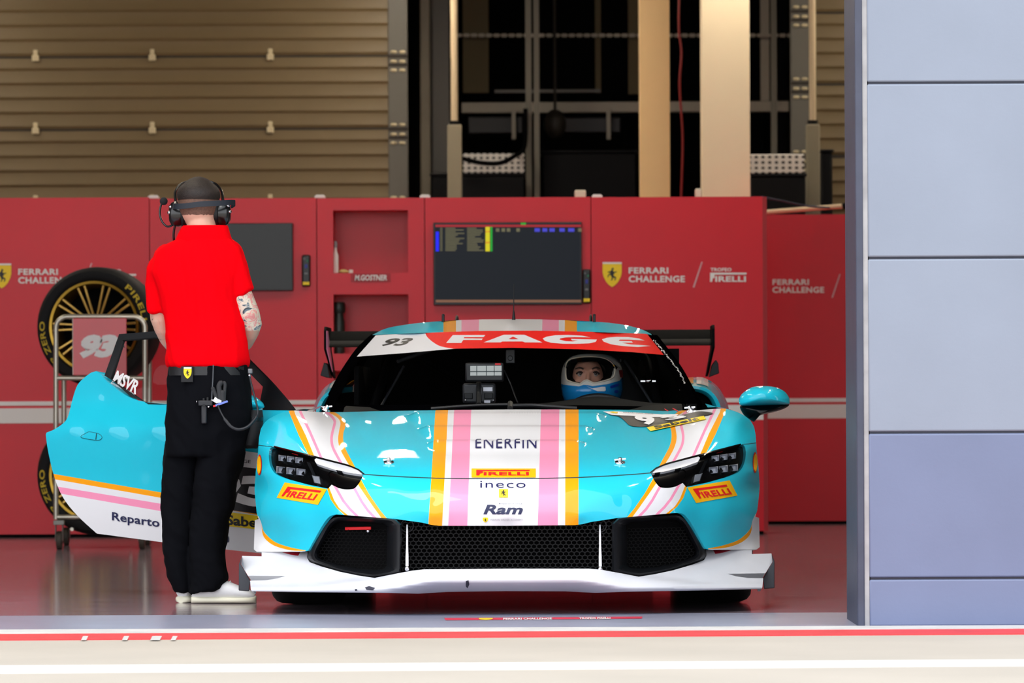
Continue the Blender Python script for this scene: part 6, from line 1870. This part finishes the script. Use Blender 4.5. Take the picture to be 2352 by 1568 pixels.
kr = empty('key_reel', M(573, 850, -.09), 0, 'small grey and black key reel at the right hip of the man in red', 'reel')
b_ = MB(); a, e = M(569, 846, -.10), M(580, 858, -.10); b_.box((a[0], a[1], e[2]), (e[0], a[1] + 0.03, a[2])); b_.build('reel_case', mat('reel_grey', (110, 112, 116), 0.35, metal=0.5), kr, bevel=0.004)
b_ = MB(); b_.ball(M(573, 862, -.10), 0.006, 10, 7); b_.build('reel_stud', M_chrome, kr)
po = empty('belt_pouch', M(583, 1000, 0), 0, 'black pouch hanging at the right thigh of the man in red', 'pouch')
b_ = MB(); b_.loft([ring(942, 574, 602, .05, .02), ring(960, 568, 604, .06, .02), ring(1000, 562, 602, .065, .02), ring(1022, 558, 596, .055, .02), ring(1029, 562, 590, .035, .02)], True, True); pc = b_.build('pouch_bag', mat('pouch_black', (17, 18, 21), 0.8), po)
wrinkle(pc, 0.004, 30)
b_ = MB(); b_.loft([ring(958, 567, 605, .063, .02), ring(966, 566, 605, .064, .02)], True, False); b_.build('pouch_band', M_satin, po)
gl = empty('work_gloves', M(506, 915, -.14), 0, 'dark grey gloves poking out of the back pocket of the man in red', 'gloves')
M_glv = mat('glove_grey', (44, 45, 48), 0.8, bump=(200, 0.4, 0.002))
for l, r in (([(507,922),(504,900),(503,886),(507,879)], .0105), ([(515,918),(516,898),(517,884),(515,878)], .0065), ([(498,916),(493,902),(489,892)], .0085), ([(512,922),(511,908),(511,902)], .013)):
    b_ = MB(); b_.tube(cr([M(x, y, -.148) for x, y in l], 4), r, 10); b_.ball(M(*l[-1], -.148), r * 0.98, 10, 7); b_.build('glove_finger', M_glv, gl)
pa = empty('folded_paper', M(505, 925, -.15), 0, 'folded white and blue slip in the back pocket of the man in red', 'paper')
b_ = MB(); q = [M(484,918,-.16), M(491,917,-.165), M(494,911,-.165), M(499,915,-.165), M(510,920,-.16), M(508,924,-.158), M(497,926,-.16)]; b_.add(q + [p + (0, .004, 0) for p in q], [tuple(range(7)), (7,8,9,10,11,12,13)] + [(i, (i+1) % 7, 7 + (i+1) % 7, 7 + i) for i in range(7)]); b_.build('white_slip', M_wht, pa, smooth=False)
b_ = MB(); b_.bar(M(495,931,-.158), M(523,921,-.158), 0.004, 0.008); b_.build('blue_slip', mat('blue_paper', (110, 130, 215), 0.6), pa)
b_ = MB(); b_.bar(M(490,933,-.157), M(499,930,-.157), 0.004, 0.007); b_.build('red_pen_end', M_rvin, pa)

# ------------------------------------------------------------------ driver in the cabin
YD_ = 2.55
def N(px, py, y=YD_): return P(px, py, D + y)
b_ = MB()
fc = N(1350, 862, 2.56)
b_.ball(fc + (0, 0, -0.012), (0.070, 0.092, 0.090), 24, 18)
b_.ball(fc + (0, -0.012, -0.05), (0.052, 0.066, 0.055), 16, 10)
b_.tube([fc + (0.002, -0.088, 0.014), fc + (-0.001, -0.105, -0.018), fc + (-0.002, -0.112, -0.036), fc + (-0.002, -0.095, -0.044)], [0.008, 0.010, 0.013, 0.008], 10)
for s in (-1, 1):
    b_.tube([fc + (s*0.012, -0.091, 0.022), fc + (s*0.034, -0.083, 0.025), fc + (s*0.05, -0.066, 0.016)], [0.007, 0.0075, 0.006], 8)
    b_.ball(fc + (s*0.04, -0.062, -0.03), (0.02, 0.018, 0.016), 10, 7)
b_.tube([fc + (-0.02, -0.083, -0.062), fc + (0, -0.093, -0.062), fc + (0.02, -0.083, -0.062)], 0.007, 8)
b_.tube([fc + (0, 0.02, -0.09), fc + (0, 0.05, -0.2)], [0.055, 0.065], 16)
sh0 = fc + (0, 0.06, -0.25)
rings = []
for z, hw, hd in ((0.03, 0.10, 0.06), (-0.02, 0.19, 0.09), (-0.10, 0.21, 0.11), (-0.25, 0.19, 0.12), (-0.42, 0.17, 0.12), (-0.5, 0.18, 0.13)):
    rings.append([sh0 + (hw * math.cos(t), hd * math.sin(t), z) for t in np.linspace(0, 2 * math.pi, 24, endpoint=False)])
b_.loft(rings, True, True)
cwl = np.array([0.35, 2.18, 0.735])
def c2w(p): x, y, z = p; return np.array([CAR_X0 + x * _ca + y * _sa, -x * _sa + y * _ca, z])
for s in (-1, 1):
    S_ = sh0 + (s*0.18, 0, -0.04); W_ = c2w(cwl + (s*0.15, 0.03, -0.02)); E_ = (S_ + W_) / 2 + (s*0.07, 0.02, -0.12)
    b_.tube(cr([tuple(S_), tuple(S_ * 0.5 + E_ * 0.5 + (s*0.01, 0, 0)), tuple(E_), tuple(E_ * 0.5 + W_ * 0.5), tuple(W_)], 4), np.interp(np.linspace(0, 4, 17), [0, 1, 2, 3, 4], [0.055, 0.05, 0.044, 0.038, 0.03]), 14)
    hand(b_, W_ + (0, 0.02, 0), (-s*0.2, -0.75, 0.35), (-s*0.9, 0, -0.2), 0.75, 0.95, -s)
    hp = sh0 + (s*0.09, 0.0, -0.47); kn = hp + (s*0.06, -0.42, 0.12); ft = kn + (0, -0.36, -0.22)
    b_.tube([hp, (hp + kn) / 2, kn, (kn + ft) / 2, ft], [0.085, 0.075, 0.056, 0.05, 0.036], 14)
    b_.tube([ft, ft + (0, -0.06, 0.06), ft + (0, -0.08, 0.14)], [0.036, 0.036, 0.03], 10)
drv = b_.build('person', skin_mat('driver_skin', (206, 150, 126)), None)
remeshed(drv, 0.006, 3)
set_origin(drv, sh0 + (0, 0, -0.5))
tag(drv, 'racing driver looking out of the windscreen, face framed by a white and blue helmet', 'person')
for s, px in ((-1, 1332), (1, 1366.5)):
    e_ = fc + np.array([(px - 1350) * (D + 2.5) / F, -0.0735, 0.006])
    b_ = MB(); b_.ball(e_, 0.0125, 16, 12); ey = b_.build('eye', mat('eye_white', (170, 164, 158), 0.25), drv)
    b_ = MB(); b_.ball(e_ + (0.0005, -0.0070, 0.0008), (0.0078, 0.0062, 0.0080), 14, 9); b_.build('iris', mat('dark_iris', (38, 24, 18), 0.2), ey)
    b_ = MB(); b_.tube(cr([tuple(e_ + (-0.016, -0.004, 0.001)), tuple(e_ + (-0.007, -0.0115, 0.0085)), tuple(e_ + (0.006, -0.0115, 0.0085)), tuple(e_ + (0.017, -0.003, 0.0))], 4), 0.0040, 8); b_.build('eyelid', mat('dark_lashes', (40, 22, 18), 0.6), ey)
    b_ = MB(); b_.tube(cr([tuple(e_ + (-s*0.014, -0.018, 0.0205)), tuple(e_ + (s*0.004, -0.0165, 0.0285)), tuple(e_ + (s*0.022, -0.002, 0.022))], 4), [0.0032, 0.0034, 0.0034, 0.0034, 0.0034, 0.003, 0.0026, 0.002, 0.0012], 8); b_.build('eyebrow', mat('brow_hair', (52, 32, 24), 0.7), drv)
# balaclava: hood with a window for the face
b_ = MB(); rings = []
for t in np.linspace(0.05, 0.95, 14):
    a = math.pi * t
    rings.append([fc + np.array([0.077 * math.sin(a) * math.cos(q), 0.02 + 0.092 * math.sin(a) * math.sin(q), -0.014 + 0.095 * math.cos(a)]) for q in np.linspace(-0.23 * math.pi, 1.23 * math.pi, 30)])
b_.loft(rings, False, False); b_.build('balaclava', M_blk, drv)
b_ = MB(); rings = []
for z, hw, hd in ((0.08, 0.07, 0.07), (0.03, 0.11, 0.075), (-0.02, 0.20, 0.10), (-0.10, 0.222, 0.122), (-0.25, 0.2, 0.132), (-0.42, 0.182, 0.132)):
    rings.append([sh0 + (hw * math.cos(t), hd * math.sin(t), z) for t in np.linspace(0, 2 * math.pi, 24, endpoint=False)])
b_.loft(rings, True, True); b_.build('race_suit', mat('dark_race_suit', (20, 24, 36), 0.8), drv)

# ---- helmet
hx, hy = 1360.0, 877.0
hrx, hrz, hry = 71.5, 65.0, 0.165
HYc = 2.60
def hd_(q):
    q = np.asarray(q, float).reshape(-1, 2)
    r2 = (np.abs((q[:, 0] - hx) / hrx)) ** 3.0 + (np.abs((q[:, 1] - hy) / hrz)) ** 3.0
    chin = np.clip((q[:, 1] - 872) / 25.0, 0, 1) * 0.022 * np.exp(-((q[:, 0] - 1345) / 45.0) ** 2)
    return HYc - hry * np.sqrt(np.clip(1 - r2, 0.0, 1)) - chin
hel_skin = Skin(hd_, None, lambda x, y, d: P(x, y, D + d).T)
hel = empty('racing_helmet', N(1360, 900, 2.6), 0, 'white racing helmet with blue chin bar on the driver behind the windscreen', 'helmet')
outl = [(hx + hrx * 0.996 * math.copysign(abs(math.cos(t)) ** (2/3.0), math.cos(t)), hy + hrz * 0.996 * math.copysign(abs(math.sin(t)) ** (2/3.0), math.sin(t))) for t in np.linspace(0, 2 * math.pi, 90, endpoint=False)]
port = cr([(1300,842),(1303,832),(1312,825),(1335,821),(1358,820),(1380,822),(1395,827),(1408,838),(1412,849),(1409,864),(1396,872),(1368,879),(1360,878),(1354,875),(1348,873),(1341,875),(1334,880.5),(1328,881),(1305,874),(1300,864)], 4, True)
blue = [(1280,878),(1294,883),(1330,887),(1340,883.5),(1350,884),(1361,886.5),(1394,882),(1423,874),(1429,866),(1440,860),(1440,940),(1280,940)]
M_hw = mat('helmet_white', (232, 230, 222), 0.25, coat=0.7)
M_hb = mat('helmet_blue', (24, 138, 206), 0.25, coat=0.7)
pts, tris, m = tri_region(outl, 4.0, [(blue, 1), ([(1421,850),(1440,848),(1440,868),(1424,866)], 2)], [port])
def world_skin(name, sk, pts, tris, m, mats, parent, off=0.0, rim=0.0): return skin_mesh(name, sk, pts, tris, m, mats, parent, off, rim, local=False)
world_skin('helmet_shell', hel_skin, pts, tris, m, [M_hw, M_hb, MATS['dark_red_cable']], hel, rim=0.02)
b_ = MB(); rings = []
o3 = np.array(hel_skin.raw(outl))
cc = o3.mean(0)
for k, dy_ in ((1.0, 0.0), (0.99, 0.05), (0.92, 0.10), (0.75, 0.14), (0.4, 0.165)): rings.append([cc + (p - cc) * k * np.array((1, 0, 1)) + (0, (p[1] - cc[1]) * 1.0 + dy_, 0) for p in o3])
b_.loft(rings, True, False); b_.add(rings[-1], [tuple(range(len(rings[-1])))]); b_.build('helmet_back', M_hw, hel)
b_ = MB(); pr0 = hel_skin.raw(port); pc2 = np.array([1356, 850.0]); pr1 = np.array([P(*(pc2 + (np.array(q) - pc2) * 0.86), D + 2.5) for q in port]); pr2 = np.array([P(*(pc2 + (np.array(q) - pc2) * 0.62), D + 2.57) for q in port])
b_.loft([pr0 + (0, 0.003, 0), pr1, pr2], True, False); b_.build('helmet_padding', M_blk, hel)
b_ = MB(); b_.tube([tuple(p) for p in hel_skin.at(port, 0.001)], 0.0035, 8, closed=True); b_.build('port_seal', mat('cream_seal', (226, 216, 196), 0.5), hel)
vis = cr([(1296,842),(1300,830),(1311,822.5),(1335,819),(1358,818),(1382,820),(1398,825.5),(1410,835),(1419,843)],4) + [(1416,848),(1411,845)] + cr([(1404,837),(1392,832),(1370,829),(1345,829),(1320,831),(1306,836),(1300,845)],4)
pts, tris, m = tri_region(vis, 4.0); world_skin('visor', Skin(lambda q: hd_(q) - 0.006, None, hel_skin.conv), pts, tris, m, M_gloss, hel, rim=0.006)
b_ = MB(); b_.ball(hel_skin.at([(1407.5, 841.5)], 0.008)[0], 0.004, 8, 6); b_.build('visor_stud', mat('gold_stud', (220, 170, 60), 0.3, metal=0.8), hel)
def hdecal(name, items, m):
    b_ = MB()
    for sh, q in items:
        v, f = subdiv(quad_map(np.array(sh[0], float), q), sh[1], 4); b_.add(hel_skin.at(v, 0.0015), f)
    b_.build(name, m, hel, fix=False, smooth=False)
hdecal('helmet_print', [px_shape([[(1346,886),(1360,892),(1372,890),(1382,888),(1390,888),(1391,896),(1388,898),(1372,898),(1362,894)]]), (text_shape('SABELT', 0.02), [(1362,895),(1396,893),(1396,897),(1362,899)]), (text_shape('SPARCO', 0.02), [(1402,884),(1421,879),(1421,884),(1402,889)])] if False else [px_shape([[(1346,886),(1360,892),(1372,890),(1382,888),(1390,888),(1391,896),(1388,898),(1372,898),(1362,894)]])], M_wht)
hdecal('helmet_print', [px_shape([[(1401,886),(1421,880),(1421,886),(1402,892)]]), px_shape([[(1410,897),(1416,894.5),(1421,898),(1418,902),(1411,902)]])], mat('deep_blue_print', (20, 60, 170), 0.4))
hdecal('helmet_print', [px_shape([[(1417,828),(1420,827),(1422,832),(1419,834)]]), px_shape([[(1424,825),(1426.5,823.5),(1427,830),(1424.5,831)]])], M_blkv)
# ================================================================== TYRE TROLLEY
CD = 24.7
M_tub = mat('worn_chrome_tube', (196, 190, 176), 0.3, metal=0.7, vary=(5, 0.08))
def T(px, py, dd=0.0): return P(px, py, CD + dd)
tr = empty('tyre_trolley', T(232, 1258, 0.4) * (1, 1, 0), 0, 'steel tube tyre trolley carrying a red number 93 sign behind the open door', 'trolley')
R_ = 6.0 * CD / F
def frame(dd, x0, x1, top, bot, bars, nm):
    pts = [T(x0, bot, dd), T(x0, 780, dd), T(x0, top + 26, dd)] + [T(x0 + 26 - 26 * math.cos(t), top + 26 - 26 * math.sin(t), dd) for t in np.linspace(0.2, math.pi / 2, 6)]
    pts += [T(x1 - 26 + 26 * math.sin(t), top + 26 - 26 * math.cos(t), dd) for t in np.linspace(0, math.pi / 2 - 0.2, 6)] + [T(x1, top + 26, dd), T(x1, 780, dd), T(x1, bot, dd)]
    b_ = MB(); b_.tube(pts, R_, 14); o = b_.build(nm, M_tub, tr)
    for y in bars: c = MB(); c.tube([T(x0, y, dd), T(x1, y, dd)], R_ * 0.9, 12); c.build('cross_bar', M_tub, o)
    return o
frame(0.0, 128.5, 333, 727, 1192, (868, 1187), 'front_frame')
frame(0.75, 147, 343, 727, 1192, (868, 1187), 'rear_frame')
for x in (128.5, 333):
    b_ = MB(); b_.tube([T(x, 1187, 0), T(x + 16 * 0 + 12, 1187, 0.75)], R_ * 0.9, 12); b_.build('base_rail', M_tub, tr)
for y in (940, 1155):
    for x in (165, 300):
        b_ = MB(); b_.tube([T(x, y + 60, 0.02), T(x, y + 60, 0.73)], R_ * 0.7, 10); b_.build('tyre_rest', M_tub, tr)
for x, dd in ((136, 0.0), (326, 0.0), (152, 0.75), (338, 0.75)):
    c = T(x, 1200, dd); r = 0.052
    b_ = MB(); b_.box(c + (-0.03, -0.03, -0.012), c + (0.03, 0.03, 0.014)); b_.box((c[0] - 0.022, c[1] - 0.02, r - 0.005), (c[0] - 0.017, c[1] + 0.02, c[2])); b_.box((c[0] + 0.017, c[1] - 0.02, r - 0.005), (c[0] + 0.022, c[1] + 0.02, c[2])); ca = b_.build('castor', mat('zinc_castor', (120, 118, 112), 0.4, metal=0.5), tr, bevel=0.002)
    b_ = MB(); b_.tube([(c[0] - 0.015, c[1] + 0.01, r), (c[0] + 0.015, c[1] + 0.01, r)], r, 24); b_.build('castor_wheel', mat('brown_castor_tyre', (62, 54, 46), 0.6), ca, bevel=0.004)
b_ = MB(); a, e = T(167, 731, -0.035), T(291, 861, -0.035); b_.box((a[0], a[1], e[2]), (e[0], a[1] + 0.006, a[2])); sg = b_.build('number_sign', mat('red_sign_board', (214, 40, 50), 0.3, coat=0.4), tr, bevel=0.002)
def tshape(name, sh, quad, dd, m, parent):
    v = quad_map(np.array(sh[0], float), quad); b_ = MB(); b_.add([T(x, y, dd) for x, y in v], sh[1]); return b_.build(name, m, parent, fix=False, smooth=False)
tshape('number', text_shape('93', 0.07, 0.25, 0.92), [(184,768),(272,768),(268,823),(182,823)], -0.037, M_wht, sg)
b_ = MB(); a, e = T(166, 731, -0.036), T(168.5, 861, -0.036); b_.box((a[0], a[1], e[2]), (e[0], a[1] + 0.005, a[2])); b_.build('sign_edge', mat('pale_edge', (210, 190, 180), 0.5), sg)

def race_tyre(px, py, R, label, first=None):
    c = T(px, py, 0.38)
    t = empty('wheel_assembly', (c[0], c[1], c[2] - R), 0, label, 'wheel', 'racing wheels on the trolley')
    ya = math.radians(8)
    wheel_parts(c, (-math.sin(ya), -math.cos(ya), 0), (0, 0, 1), R, 0.30, R * 0.745, t, False,
                [('PIRELLI', math.radians(50), math.radians(52), R * 0.875), ('P ZERO', math.radians(222), math.radians(48), R * 0.875)])
race_tyre(229, 751, 0.340, 'upper gold spoked wheel with black tyre on the trolley')
race_tyre(229, 1090, 0.340, 'lower wheel of the trolley, mostly hidden behind the open door')
